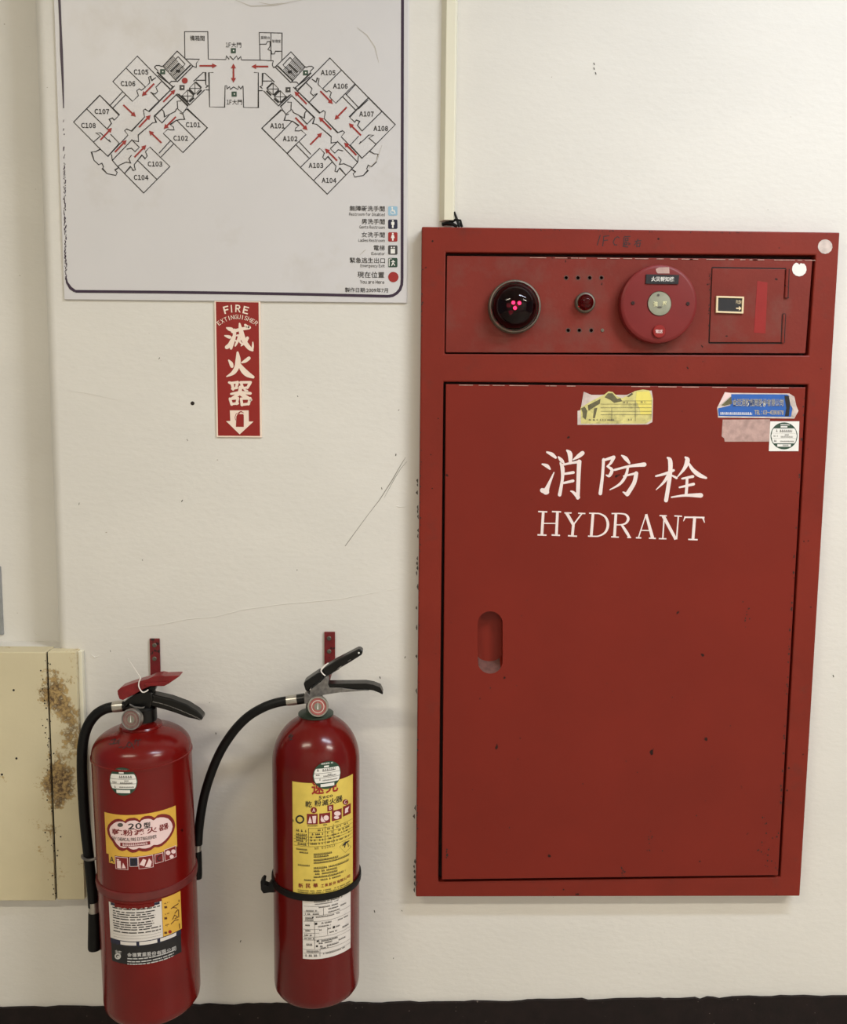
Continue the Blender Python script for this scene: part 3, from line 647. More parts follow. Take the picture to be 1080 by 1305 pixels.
# small hinged flap
HD = PD+.0022
HS = wallplane(HD)
mb = MB(); mb.prism(rectpx((908.5, 341.8), (1001, 343), (996.5, 436.2), (904.8, 436), HD), back=Vector((0, .004, 0)))
flap = lab(mb.build('flap', M_PANEL, cab, bevel=.0006), 'small hinged flap')
mb = MB()
for pts in ([(908, 341), (1002, 342.4)], [(908, 341), (904, 437)], [(904, 437), (997, 437.3)]): stroke(mb, PS, pts, 1.5, .0004)
for x0, x1, y0, y1 in ((1001.6, 1001.2, 343, 379.5), (1005.6, 1004.2, 343, 379.5), (996.6, 995.2, 400.5, 437), (1001, 999.4, 400.5, 437), (1002, 1005.5, 379.8, 379.8), (997, 1000.8, 400.2, 400.2)): stroke(mb, PS, [(x0, y0), (x1, y1)], .9, .0024)
mb.build('flap_gap', M_DARK, apanel)
for p in ((1002, 343.5, 379.5), (997.8, 400.5, 436.5)):
    mb = MB(); a, b = P(p[0]+1.8, p[1], HD), P(p[0], p[2], HD); mb.tube([a+Vector((0, .001, 0)), b+Vector((0, .001, 0))], .0028, 12); mb.build('hinge', M_PANEL, flap, smooth=True)
mb = MB(); ppoly(mb, HS, [(965.5, 358), (978.5, 360), (976, 425), (961, 424)], .0003); lab(mb.build('red_tape', M_TAPE, flap), 'brighter red tape strip')
lo = rectpx((913.6, 377), (949, 378), (948, 399.6), (913, 398.4), HD+.004); li = rectpx((916, 379.3), (946.6, 380.2), (945.7, 397.3), (915.5, 396.3), HD+.004)
mb = MB(); mb.prism(lo, [li], Vector((0, .006, 0))); lab(mb.build('latch_frame', M_LATCHF, flap, bevel=.0004), 'cream latch frame')
mb = MB(); mb.prism([p+Vector((0, .0022, 0)) for p in li], back=Vector((0, .002, 0))); latch = mb.build('latch', M_LABELK, flap)
mb = MB(); L2 = wallplane(HD+.0018); text(mb, L2, 'PUSH', 942, 385, 7, 4.8, .0004, bold=.01); stroke(mb, L2, [(938.5, 393), (942.5, 393)], 1.6, .0004); ppoly(mb, L2, [(942, 390), (945.6, 393), (942, 396)], .0004); mb.build('lettering', M_LATCHF, flap)
def dot(S, x, y, r, parent, lbl, nick=False):
    mb = MB(); pts = []
    for k in range(26):
        a = 2*math.pi*k/26 - math.pi/2; rr = r*(1 + .02*math.sin(3*k)); rr *= .6 if nick and (k == 0) else (.86 if nick and k in (1, 25, 2) else 1)
        pts.append((x+rr*math.cos(a), y+rr*math.sin(a)))
    ppoly(mb, S, pts, .0004); lab(mb.build('dot_sticker', M_TORN if not nick else M_STICK, parent), lbl)
dot(CS, 1052, 314.3, 9.2, cab, 'worn white dot sticker'); dot(PS, 1019, 343, 9.2, apanel, 'white dot sticker with a nick', True)
# handwriting on the frame
QH = lambda p: (740+p[0]/10.8, 290+p[1]/10.8)
mb = MB()
for pts in ([(275, 100), (255, 165), (230, 245)], [(322, 120), (318, 180), (305, 258)], [(322, 122), (400, 112)], [(318, 180), (380, 172)], [(540, 145), (510, 125), (475, 150), (452, 200), (470, 238), (510, 240)],
            [(605, 125), (690, 122)], [(600, 130), (598, 205), (590, 260), (660, 268)], [(620, 150), (655, 145), (655, 180), (622, 185), (620, 150)], [(608, 210), (640, 205), (638, 235), (610, 238), (608, 210)], [(655, 210), (685, 225), (662, 240)],
            [(750, 190), (838, 180)], [(795, 155), (775, 205), (740, 245)], [(780, 218), (825, 212), (815, 262), (775, 262), (780, 218)]):
    stroke(mb, CS, [QH(p) for p in pts], 1.25, .0003)
lab(mb.build('handwriting', mat('faded_marker', (58, 26, 24), .7), cab), 'faded marker handwriting on the frame')
# the door stands a little proud, its left edge further out
dTL, dTR, dBL = P(568.5, 489.5, .0300), P(1027.5, 493.5, .0270), P(563.3, 1121, .0350)
DS = Plane(dTL, dTR-dTL, dTL-dBL)
def DP(x, y, off=0.0): return DS.pt(*DS.hit(x, y), off)
dbr = DP(992.3, 1115.5)
hn = 16
sl = [(625+16*math.cos(a), 795+16*math.sin(a)) for a in [math.pi + k*math.pi/hn for k in range(hn+1)]] + [(625+16*math.cos(a), 842.5+16*math.sin(a)) for a in [k*math.pi/hn for k in range(hn+1)]]
slot = [DP(*p) for p in sl]
mb = MB(); mb.prism([dBL, dbr, dTR, dTL], [slot], Vector((0, .014, 0)))
dl = [dBL, dbr, dTR, dTL]
door = lab(mb.build('door', M_DOOR, cab, bevel=.0012, only=dl), 'red cabinet door lettered in white')
mb = MB(); n = len(slot); bk = Vector((0, .021, 0)); zc_ = sum(p.z for p in slot)/n; zl_ = min(p.z for p in slot)
cx_ = sum((p for p in slot), Vector())/n; inn = [p + bk + Vector((0, 0, .018*max(0, (zc_-.012-p.z)/(zc_-.012-zl_)))) for p in slot]   # the floor of the pull slopes
for i in range(n):
    j = (i+1) % n; mb.add([slot[i]+Vector((0, .0004, 0)), slot[j]+Vector((0, .0004, 0)), inn[j], inn[i]], [(0, 1, 2, 3)], 1 if i > n/2+2 and i < n-3 else 0)
mb.poly(inn, 0)
lab(mb.build('finger_pull', [M_DOOR, M_DUST], door, smooth=True), 'oval recessed finger pull')
# painted lettering, brush stroke by brush stroke
QD = lambda p: (670+p[0]/4.32, 560+p[1]/4.32)
mb = MB()
def br_(pts, wd, caps=True): brush(mb, DS, [QD(p) for p in pts], [x/4.32 for x in wd], .0004, caps)
for pts, wd in (([(118, 70), (145, 82), (166, 100)], [10, 20, 14]), ([(92, 136), (118, 146), (135, 163)], [8, 20, 10]), ([(92, 280), (118, 290)], [26, 26]), ([(112, 288), (125, 255), (157, 182)], [34, 20, 6]),
                ([(228, 60), (245, 80), (247, 130)], [10, 26, 16]), ([(182, 97), (198, 115), (212, 130)], [10, 20, 8]), ([(314, 75), (292, 92), (262, 112)], [24, 22, 6]),
                ([(192, 130), (204, 160), (203, 220), (188, 305)], [10, 22, 16, 20]), ([(204, 140), (250, 130), (300, 122)], [12, 12, 18]), ([(296, 122), (292, 200), (288, 322)], [24, 22, 20]), ([(290, 318), (262, 290), (246, 284)], [22, 14, 4]),
                ([(212, 190), (264, 182)], [12, 16]), ([(210, 240), (262, 228)], [12, 16]),
                ([(430, 110), (424, 200), (412, 298)], [16, 16, 20]), ([(426, 116), (484, 98)], [12, 18]), ([(486, 98), (470, 130), (450, 148)], [20, 14, 8]), ([(450, 148), (476, 168), (462, 200), (444, 196)], [10, 18, 16, 6]),
                ([(530, 88), (552, 105), (572, 130)], [8, 22, 12]), ([(490, 168), (570, 148), (655, 138)], [12, 14, 24]), ([(565, 150), (552, 200), (520, 245), (463, 278)], [12, 16, 14, 5]), ([(540, 202), (610, 186)], [8, 14]), ([(610, 186), (598, 240), (560, 302)], [22, 22, 24]), ([(558, 302), (535, 288)], [20, 5]),
                ([(718, 202), (765, 190), (816, 170)], [10, 14, 14]), ([(782, 100), (797, 120), (795, 200), (774, 336)], [10, 24, 22, 22]), ([(790, 192), (762, 235), (718, 278)], [20, 14, 4]), ([(800, 195), (832, 212)], [8, 14]),
                ([(880, 98), (892, 115), (875, 160), (832, 212)], [10, 26, 18, 4]), ([(895, 125), (920, 165), (955, 195), (995, 212)], [10, 20, 24, 12]), ([(862, 216), (922, 204)], [10, 16]), ([(848, 264), (926, 246)], [10, 16]), ([(804, 318), (880, 308), (966, 308)], [8, 14, 26]), ([(890, 212), (888, 260), (884, 308)], [14, 16, 16])):
    br_(pts, wd)
# serif capitals H Y D R A N T
for pts, wd in (([(98, 396), (90, 526)], [15, 15]), ([(176, 397), (170, 527)], [15, 15]), ([(95, 462), (174, 462)], [6, 6]), ([(70, 397), (120, 399)], [8, 8]), ([(146, 397), (196, 399)], [8, 8]), ([(66, 525), (116, 527)], [8, 8]), ([(144, 526), (190, 528)], [8, 8]),
                ([(226, 404), (264, 470)], [17, 16]), ([(312, 406), (262, 472)], [8, 8]), ([(264, 466), (258, 530)], [15, 15]), ([(214, 404), (254, 405)], [7, 7]), ([(290, 406), (330, 408)], [7, 7]), ([(234, 530), (284, 533)], [8, 8]),
                ([(372, 406), (362, 532)], [15, 15]), ([(350, 406), (385, 407), (412, 410), (442, 430), (454, 470), (440, 510), (405, 531), (375, 533), (344, 532)], [7, 7, 8, 12, 15, 12, 8, 7, 7]),
                ([(498, 408), (490, 536)], [15, 15]), ([(474, 408), (520, 408), (552, 414), (566, 436), (554, 460), (530, 469), (498, 470)], [7, 7, 10, 15, 11, 7, 6]), ([(530, 470), (556, 510), (574, 540)], [12, 16, 12]), ([(472, 536), (514, 538)], [7, 7]), ([(560, 540), (582, 540)], [6, 6]),
                ([(664, 412), (622, 540)], [6, 7]), ([(664, 412), (700, 542)], [14, 18]), ([(636, 500), (688, 502)], [6, 6]), ([(608, 541), (638, 542)], [8, 8]), ([(680, 543), (718, 545)], [8, 8]),
                ([(764, 420), (756, 546)], [8, 8]), ([(758, 420), (828, 550)], [18, 16]), ([(842, 422), (832, 550)], [8, 8]), ([(738, 419), (778, 421)], [7, 7]), ([(820, 421), (862, 423)], [7, 7]), ([(734, 546), (776, 547)], [7, 7]),
                ([(932, 424), (922, 550)], [16, 16]), ([(874, 428), (986, 430)], [9, 9]), ([(880, 425), (870, 450)], [10, 4]), ([(976, 428), (986, 458)], [12, 4]), ([(896, 550), (948, 552)], [8, 8])):
    br_(pts, wd, False)
lab(mb.build('lettering', M_WHITEPAINT, door), 'white painted characters and the word HYDRANT')
# stickers on the door
QY = lambda p: (730+p[0]/9.82, 490+p[1]/9.82)
def sticker(name, pts, q, m, lbl, off=.0004):
    mb = MB(); ppoly(mb, DS, [q(p) for p in pts], off); return lab(mb.build(name, m, door), lbl)
o = sticker('torn_sticker', [(62, 330), (100, 320), (120, 200), (140, 90), (210, 120), (240, 130), (340, 130), (410, 125), (560, 130), (680, 130), (760, 95), (990, 75), (1008, 180), (1000, 470), (940, 500), (62, 505)], QY, M_TORN, 'torn paper backing of old sticker', .0003)
o = sticker('torn_sticker', [(100, 290), (230, 210), (400, 125), (450, 85), (500, 92), (560, 150), (620, 170), (690, 140), (780, 82), (880, 62), (960, 75), (985, 130), (1000, 180), (990, 440), (920, 490), (105, 490)], QY, M_YELT, 'torn yellow paper sticker', .0006)
def dshape(name, polys, q, m, off):
    mb = MB()
    for p in polys: ppoly(mb, DS, [q(x) for x in p], off)
    mb.build(name, m, door)
dshape('sticker_stain', [[(400, 160), (440, 110), (500, 110), (560, 180), (600, 170), (620, 210), (520, 230), (470, 190)], [(105, 300), (150, 275), (185, 330), (165, 440), (130, 410), (125, 350)], [(190, 260), (350, 180), (340, 240), (260, 290), (200, 330)], [(270, 300), (310, 290), (280, 420), (255, 420)], [(680, 150), (740, 105), (760, 120), (700, 160)]], QY, M_OLIVE, .0009)
dshape('sticker_bright_patch', [[(800, 90), (960, 85), (985, 180), (985, 370), (850, 380), (840, 300), (790, 200)]], QY, M_YELB, .0008)
mb = MB()
for y in (205, 245, 290, 335, 378): stroke(mb, DS, [QY((350 if y > 210 else 600, y)), QY((990, y))], .35, .0011)
for x in (490, 785): stroke(mb, DS, [QY((x, 290 if x < 600 else 200)), QY((x, 460))], .4, .0011)
for i, (x0, x1, y) in enumerate(((630, 700, 222), (190, 520, 440), (680, 740, 438), (850, 930, 220))): dashes(mb, DS, *QY((x0, y)), QY((x1, y))[0], 1.8, .0011, i, fill=.7)
mb.build('sticker_print', M_GREYINK, door)
QB = lambda p: (900+p[0]/7.714, 490+p[1]/7.714)
sticker('blue_sticker_edge', [(110, 230), (185, 75), (245, 82), (820, 88), (870, 120), (890, 210), (910, 260), (870, 335), (120, 325)], QB, M_TORN, 'torn pale rim of blue sticker', .0004)
sticker('blue_sticker', [(118, 235), (240, 205), (250, 95), (800, 98), (835, 130), (850, 240), (835, 318), (125, 310)], QB, M_BLUE, 'blue company sticker with peeled corners', .0007)
dshape('peeled_corner', [[(120, 205), (190, 75), (240, 85), (245, 110), (150, 190)]], QB, M_PINK, .0011)
dshape('torn_patch', [[(150, 205), (248, 118), (255, 190), (180, 210)]], QB, M_OLIVE, .001)
dshape('torn_edge', [[(770, 110), (815, 112), (825, 200), (815, 310), (775, 312), (790, 230), (778, 160)]], QB, M_BLACKP, .001)
dshape('torn_edge', [[(815, 120), (860, 130), (880, 215), (905, 255), (868, 325), (840, 300), (860, 250), (830, 200)]], QB, M_TORN, .0012)
mb = MB(); text(mb, DS, '金亞消防顧問股份有限公司', *QB((512, 178)), 65, 10, .001, bold=.03); mb.build('sticker_lettering', M_STICK, door)
mb = MB(); text(mb, DS, '金亞消防顧問股份有限公司', *QB((512, 178)), 64.5, 9.6, .0013, bold=-.004); mb.build('sticker_lettering', M_BLACKINK, door)
mb = MB(); text(mb, DS, 'TEL : 03-4390878', *QB((620, 275)), 37, 5.4, .001, bold=.0); mb.build('sticker_lettering', M_YEL, door)
mb = MB(); dashes(mb, DS, *QB((140, 283)), QB((455, 283))[0], 3, .001, 5, fill=.95); mb.build('sticker_print', M_STICK, door)
sticker('glue_residue', [(165, 345), (630, 342), (632, 562), (185, 562), (180, 530), (155, 510)], QB, M_RESID, 'grey rectangle of glue residue', .0004)
o = sticker('inspection_sticker', [(632, 362), (918, 362), (910, 655), (618, 655)], QB, M_STICK, 'white inspection sticker with green ring', .0007)
cx2, cy2 = QB((767, 505))
mb = MB(); disc(mb, DS, cx2, cy2, 17.2, .0009, n=36); mb.build('green_disc', M_GREENP, door)
def seal(mb, S, x, y, r, off, n=20):
    """white band of a round inspection sticker, between two level chords"""
    vs = []
    for sgn in (1, -1):
        for k in range(n+1):
            u = -r*.95 + 2*r*.95*k/n; lim = math.sqrt(max(0, (r*.95)**2 - u*u)); t = min(lim, r*.55)
            vs.append(S.pt(*S.hit(x+u, y - sgn*t), off))
    mb.add(vs, [(k, k+1, n+2+k, n+1+k) for k in range(n)])
def seal_print(S, x, y, r, parent, off):
    mb = MB(); seal(mb, S, x, y, r, off); patch_px(mb, S, x-r*.5, y+r*.62, x+r*.5, y+r*.8, off); patch_px(mb, S, x-r*.25, y-r*.72, x+r*.25, y-r*.62, off)
    dashes(mb, S, x-r*.35, y-r*.83, x+r*.4, r*.1, off, 3); mb.build('seal_field', M_STICK, parent)
    mb = MB()
    for yy in (-.2, .17): dashes(mb, S, x-r*.9, y+r*yy, x+r*.9, .25, off+.0002, 9, fill=1)
    dashes(mb, S, x-r*.7, y-r*.38, x-r*.45, r*.16, off+.0002, 1); dashes(mb, S, x-r*.32, y-r*.37, x+r*.6, r*.17, off+.0002, 2, fill=1)
    dashes(mb, S, x-r*.78, y+r*.0, x-r*.45, r*.1, off+.0002, 3); dashes(mb, S, x+r*.05, y-r*.08, x+r*.35, r*.1, off+.0002, 4, fill=1); dashes(mb, S, x-r*.25, y+r*.06, x+r*.65, r*.1, off+.0002, 5, fill=1)
    dashes(mb, S, x-r*.75, y+r*.36, x-r*.45, r*.12, off+.0002, 6); dashes(mb, S, x-r*.3, y+r*.4, x+r*.75, r*.09, off+.0002, 7, fill=1); dashes(mb, S, x-.1*r, y+r*.7, x+r*.35, r*.1, off+.0002, 8)
    mb.build('seal_print', M_GREYINK, parent)
def patch_px(mb, S, x0, y0, x1, y1, off, mi=0, n=4):
    sA, hA = S.hit(x0, (y0+y1)/2); sB, hB = S.hit(x1, (y0+y1)/2); xm = (x0+x1)/2
    h1 = S.hit(xm, y0)[1]; h0 = S.hit(xm, y1)[1]; patch(mb, S, sA, sB, h0, h1, off, n, mi)
seal_print(DS, cx2, cy2, 17.2, door, .0011)
# paint chips along the edges
mb = MB(); rn = random.Random(11)
def chip(S, x, y, r, off=.0003):
    k = rn.randint(5, 7); ppoly(mb, S, [(x+r*rn.uniform(.4, 1)*math.cos(2*math.pi*i/k), y+r*rn.uniform(.5, 1.5)*math.sin(2*math.pi*i/k)) for i in range(k)], off)
for i in range(46):
    t = rn.random(); y = 500+610*t; chip(DS, 1026.5-35*t-rn.uniform(.5, 2.2), y, rn.uniform(.7, 1.7))
for i in range(26): chip(DS, 975+rn.gauss(0, 8), 1080+rn.gauss(0, 18), rn.uniform(.4, 1.3))
for i in range(10): chip(DS, 950+rn.gauss(0, 3), 780+rn.gauss(0, 9), rn.uniform(.5, 1.3))
for i in range(10): chip(DS, 569+abs(rn.gauss(0, 2)), 1088+rn.gauss(0, 5), rn.uniform(.8, 2))
for i in range(34): chip(DS, rn.uniform(600, 960), rn.uniform(740, 1090), rn.uniform(.4, 1.1))
for i in range(10): chip(DS, 827+rn.gauss(0, 2), 1085+rn.gauss(0, 12), rn.uniform(.5, 1.2))
for i in range(14): chip(DS, 794+rn.gauss(0, 1.2), 1110+rn.gauss(0, 4), rn.uniform(.5, 1.2))
o = mb.build('paint_chip', M_CHIP, door); o['kind'] = 'stuff'
mb = MB()
for i in range(60):
    x = rn.uniform(545, 1065); t = (x-538)/533; chip(CS, x, 290.6+7*t+rn.uniform(0, 1.2), rn.uniform(.3, 1.0))
for i in range(60): y = rn.uniform(300, 1135); chip(CS, 538.6-8*(y-289)/854+rn.uniform(0, 1.4), y, rn.uniform(.4, 1.2))
for i in range(30): chip(PS, 906.5-3.5*rn.random(), rn.uniform(343, 436), rn.uniform(.4, 1.1), .0006)
o = mb.build('edge_wear', M_CHIP, cab); o['kind'] = 'stuff'
mb = MB()
for i in range(34): x = rn.uniform(640, 1030); l = rn.uniform(2, 16); stroke(mb, PS, [(x, 327.4+(x-570)*.0097), (x+l, 327.4+(x+l-570)*.0097)], .8, .0009)
for i in range(26): x = rn.uniform(575, 1005); l = rn.uniform(3, 20); stroke(mb, DS, [(x, 490.6+(x-568)*.0087), (x+l, 490.6+(x+l-568)*.0087)], .9, .0006)
o = mb.build('worn_edge', M_CHIPL, cab); o['kind'] = 'stuff'

# ------------------------------------------------------------------ cable trunking above the cabinet
zt_ = P(570, 281, .01).z
xl0, xl1, xr1, xr0 = P(560.3, 280).x, P(566.3, 280, .014).x, P(578.2, 280, .014).x, P(580, 280).x
trunk = root('cable_trunking', (xl1, 0, zt_), 'cream cable trunking running up the wall from the red cabinet', 'trunking')
mb = MB(); pr = [(xl0, 0), (xl1, -.014), (xr1, -.014), (xr0, 0)]
mb.add([(x, y, z) for z in (zt_, H_CEIL) for x, y in pr], [(0, 1, 5, 4), (1, 2, 6, 5), (2, 3, 7, 6), (0, 3, 2, 1), (4, 5, 6, 7)])
mb.build('duct', M_CREAM, trunk, bevel=.0008)
for i, (px, rr) in enumerate((([(573, 283, .006), (576, 279, .008), (579.5, 271, .008), (583, 281, .012), (586, 289, .014)], .0026), ([(574, 284, .008), (581, 280, .012), (587, 281, .014), (589, 289, .016)], .0022), ([(564, 286, .004), (570, 284.5, .008), (578, 286, .012), (583, 289, .014)], .003))):
    mb = MB(); mb.tube([P(*p) for p in px], rr, 10)
    tag(mb.build('cable', M_RUBBER, smooth=True), ['black cable end sticking up beside the trunking on the cabinet', 'thin black cable looping onto the cabinet top, rightmost of three', 'black cable lying under the cut end of the trunking'][i], 'cable', 'cables from the trunking')

# ------------------------------------------------------------------ rusty cover panel, lower left
AD = .022
acc = root('cover_panel', (P(40, 1148, AD).x, 0, P(40, 1148, AD).z), 'cream painted cover panel with rust along its seam beside the left extinguisher', 'panel')
xm0, xm1, xR = P(58, 832, AD).x, P(60.5, 832, AD).x, P(96.5, 832, AD).x
zA, zB = P(50, 830.5, AD).z, P(50, 1148, AD).z
mb = MB(); mb.box((xm0-.30, -AD, zB), (xm0, .02, zA-.001)); big = mb.build('cover_board', M_RUST, acc, bevel=.0015)
mb = MB(); mb.box((xm1, -AD+.001, zB+.001), (xR, .004, zA)); strip = mb.build('cover_strip', M_RUST, acc, bevel=.0018)
mb = MB(); mb.box((xR, -.012, zB), (xR+.008, 0, zA-.002)); mb.build('edge_trim', M_CREAM, acc, bevel=.001)
mb = MB(); mb.box((xm0-.001, -AD+.006, zB+.002), (xm1+.001, 0, zA-.003)); mb.build('seam', M_DARK, acc)
for x, y in ((17.5, 879.5), (21, 966.5), (2.5, 987)):
    mb = MB(); disc(mb, wallplane(AD), x, y, 1.5, .0003, n=9); mb.build('nail_hole', M_DARK, acc)
mb = MB()
for i in range(70):
    t = rn.random(); y = 840+300*t; disc(mb, wallplane(AD), 57+12.5*t+rn.gauss(0, 5 if t > .7 or t < .3 else 2.5), y, rn.uniform(.4, 1.2), .0003, n=6)
o = mb.build('rust_speck', M_CHIP, acc); o['kind'] = 'stuff'

# ------------------------------------------------------------------ extinguishers on wall hooks
from mathutils.bvhtree import BVHTree
def bracket(x0, x1, y0, y1, scr, lbl, hook_to):
    a, b = P(x0, y0, .004), P(x1, y1, .004)
    rt = root('wall_bracket', ((a.x+b.x)/2, 0, b.z), lbl, 'bracket', 'red hanging brackets')
    mb = MB(); mb.box((a.x, -.004, b.z), (b.x, 0, a.z)); mb.build('strap_plate', M_BRACKET, rt, bevel=.0008)
    mb = MB(); xm = (a.x+b.x)/2; z = b.z+.004
    mb.box((xm-.006, -hook_to, z-.008), (xm+.006, -.002, z)); mb.box((xm-.006, -hook_to-.004, z-.008), (xm+.006, -hook_to, z+.008)); mb.build('hook', M_BRACKET, rt, bevel=.0008)
    for x, y in scr: screw(x, y, .004, .0042, rt)
def hosepath(pts, n=6):
    """Catmull-Rom through (x, y, depth) pixel points"""
    Q = [P(*p) for p in pts]; Q = [Q[0]*2-Q[1]] + Q + [Q[-1]*2-Q[-2]]; out = []
    for i in range(1, len(Q)-2):
        p0, p1, p2, p3 = Q[i-1:i+3]
        for k in range(n):
            t = k/n; out.append(.5*((2*p1) + (p2-p0)*t + (2*p0-5*p1+4*p2-p3)*t*t + (3*p1-p0-3*p2+p3)*t**3))
    return out + [Q[-2]]
def pxprism(name, pts, q, d, th, m, parent, bev=.0012):
    mb = MB(); mb.prism([P(*q(p), d+th/2) for p in pts], back=Vector((0, th, 0))); return mb.build(name, m, parent, bevel=bev)
def gauge(x, y, r, d, parent, nrm, needle):
    M_FACE = M_GAUGE if needle else M_GAUGE2
    c = P(x, y, d); a = Vector(nrm).normalized()
    mb = MB(); mb.lathe([(r*.55, -.022), (r*.55, -.012), (r*.95, -.010), (r, -.006), (r, .0), (r*.96, .002), (r*.86, .002), (r*.84, .0), (r*.1, .0)], c, a, 36)
    g = mb.build('pressure_gauge', M_STEEL, parent, smooth=True); lab(g, 'round steel rimmed pressure gauge')
    def dd(rad, off, m, nm):
        mb = MB(); mb.lathe([(rad, off-.0004), (rad, off), (.0001, off)], c, a, 30); mb.build(nm, m, g)
    dd(r*.83, .0006, M_FACE, 'dial'); dd(r*.62, .0009, M_GAUGEW if needle else M_GAUGEG, 'dial_ring'); dd(r*.55, .0011, M_FACE, 'dial_band'); dd(r*.36, .0014, M_GAUGEG, 'dial_centre')
    mb = MB(); e = a.cross(Vector((1, 0, 0))).normalized(); 
    if e.z < 0: e = -e
    s = a.cross(e); o = c + a*.002
    mb.add([o-s*r*.06-e*r*.25, o+s*r*.06-e*r*.25, o+e*r*.5], [(0, 1, 2)]); mb.build('needle', M_STICK, g)
def label_part(S, x0, x1, xm_y, htop, hbot, m, name, parent, off=.0004, lbl=None, n=16):
    mb = MB(); sA = S.hit(x0, xm_y)[0]; sB = S.hit(x1, xm_y)[0]; patch(mb, S, sA, sB, hbot, htop, off, n); o = mb.build(name, m, parent, smooth=True)
    if lbl: lab(o, lbl)
    return o
def body_prof(R, hs, ht, rc, sq=2.2):
    pr = [(.001, .006), (R*.55, .005), (R*.82, 0), (R*.93, .003), (R*.985, .010), (R, .020), (R, hs)]
    for k in range(1, 15):
        a = math.pi/2*k/15; r_ = R*math.cos(a)**(2/sq); 
        if r_ > rc: pr.append((r_, hs + (ht-hs)*math.sin(a)**(2/sq)))
    pr.append((rc, ht)); pr.append((rc*.6, ht+.001)); return pr

# ---- left extinguisher
R1, D1 = .0868, .099
tA, tB = P(181.2, 957, D1), P(195, 1270, D1)
ax1 = (tA - tB).normalized()
zb1 = P(192, 1303.5, D1+R1*.75).z
B1 = tB + ax1*((zb1 - tB.z)/ax1.z)
ex1 = root('fire_extinguisher', B1, 'larger red fire extinguisher with red lever hanging beside the rusty panel', 'fire extinguisher', 'wall hung fire extinguishers')
S1 = Cyl(B1, B1+ax1, R1)
hz = lambda z, B, ax: (z - B.z)/ax.z
hs1 = hz(tA.z, B1, ax1); ht1 = hz(P(183, 924, D1).z, B1, ax1)
mb = MB(); mb.lathe(body_prof(R1, hs1+.002, ht1, .036, 2.3), B1, ax1, 72)
bvh1 = BVHTree.FromPolygons([Vector(v) for v in mb.v], mb.f)
mb.build('cylinder', M_EXT1, ex1, smooth=True)
mb = MB(); mb.lathe([(R1-.001, hs1-.004), (R1+.0016, hs1-.003), (R1+.0016, hs1), (R1-.001, hs1+.002)], B1, ax1, 72, cap=False); mb.build('weld_seam', M_EXT1, ex1, smooth=True)
hb1 = hz(P(187, 1110, D1).z, B1, ax1)
mb = MB(); mb.lathe([(R1-.001, hb1-.009), (R1+.0022, hb1-.008), (R1+.003, hb1-.002), (R1+.0022, hb1+.005), (R1-.001, hb1+.006)], B1, ax1, 72, cap=False); mb.build('band', M_BAND, ex1, smooth=True)
mb = MB(); c = B1+ax1*ht1; mb.lathe([(.037, -.004), (.038, 0), (.036, .003), (.026, .004), (.021, .006), (.020, .028), (.0, .028)], c, ax1, 40); mb.build('neck_collar', M_EXT1, ex1, smooth=True)
V6 = lambda p: (140+p[0]/10.8, 860+p[1]/10.8)
V1 = lambda p: (80+p[0]/5.4, 800+p[1]/5.4)
mb = MB(); vc = P(185, 913, D1); mb.lathe([(.021, -.006), (.021, .016), (.017, .02), (.0, .02)], vc, ax1, 28); mb.build('valve_body', M_BLACKM, ex1, smooth=True)
pxprism('valve_block', [(185, 380), (330, 285), (470, 230), (560, 250), (590, 330), (560, 450), (420, 460), (330, 430), (260, 400), (200, 470), (185, 440)], V6, D1, .030, M_BLACKM, ex1)
pxprism('valve_trim', [(270, 400), (340, 440), (440, 448), (480, 440), (470, 462), (420, 470), (340, 460), (268, 415)], V6, D1, .034, M_SCUFF, ex1, .0005)
pxprism('lever', [(103, 220), (150, 178), (240, 145), (390, 95), (520, 60), (600, 22), (700, 5), (760, 18), (950, 12), (962, 20), (800, 130), (745, 158), (560, 158), (480, 190), (420, 222), (330, 275), (250, 312), (180, 350), (130, 332), (108, 270)], V6, D1, .026, M_LEVER, ex1, .003)
pxprism('lever_flange', [(480, 120), (560, 108), (760, 98), (800, 100), (795, 128), (745, 150), (560, 150), (500, 165)], V6, D1+.002, .028, M_LEVER, ex1, .002)
pxprism('lever_web', [(330, 270), (420, 220), (560, 160), (640, 160), (600, 250), (520, 260), (430, 330), (300, 310)], V6, D1-.002, .016, M_BLACKM, ex1)
pxprism('handle', [(530, 480), (560, 452), (640, 465), (740, 488), (850, 528), (925, 575), (962, 612), (962, 632), (945, 642), (915, 632), (860, 620), (780, 590), (700, 565), (600, 540), (545, 525)], V1, D1, .024, M_BLACKM, ex1, .0028)
mb = MB()
for k in range(9):
    t = k/8; x, y = 620+300*t, 500+105*t**1.3; stroke(mb, wallplane(D1+.0122), [V1((x, y+8)), V1((x+36, y+8+14*(.6+t)))], .9, .0006)
mb.build('handle_ridge', M_SCUFF, ex1)
mb = MB(); tp = [(428, 45), (405, 90), (398, 150), (420, 205), (455, 240), (500, 228), (530, 205)]
mb.tube(hosepath([(*V6(p), D1+.016) for p in tp], 4), .0011, 8); lab(mb.build('seal_tie', M_WHITE, ex1, smooth=True), 'white plastic seal tie')
mb = MB(); mb.tube([P(*V6((425, 40)), D1+.016), P(163, 839, D1+.02)], [.0006, .0002], 6); mb.build('tie_tail', M_WHITE, ex1)
gauge(167.3, 916.8, .0188, D1+.042, ex1, (-.22, -1, .12), False)
mb = MB(); mb.tube([P(156, 900.5, D1), P(163, 899.5, D1), P(176, 899, D1)], .0088, 20); mb.build('hose_nut', M_BLACKM, ex1, smooth=True)
mb = MB(); mb.tube([P(144.5, 901, D1), P(150, 900.3, D1), P(157.3, 899.8, D1)], [.0098, .0102, .0098], 24); mb.build('ferrule', M_STEEL, ex1, smooth=True)
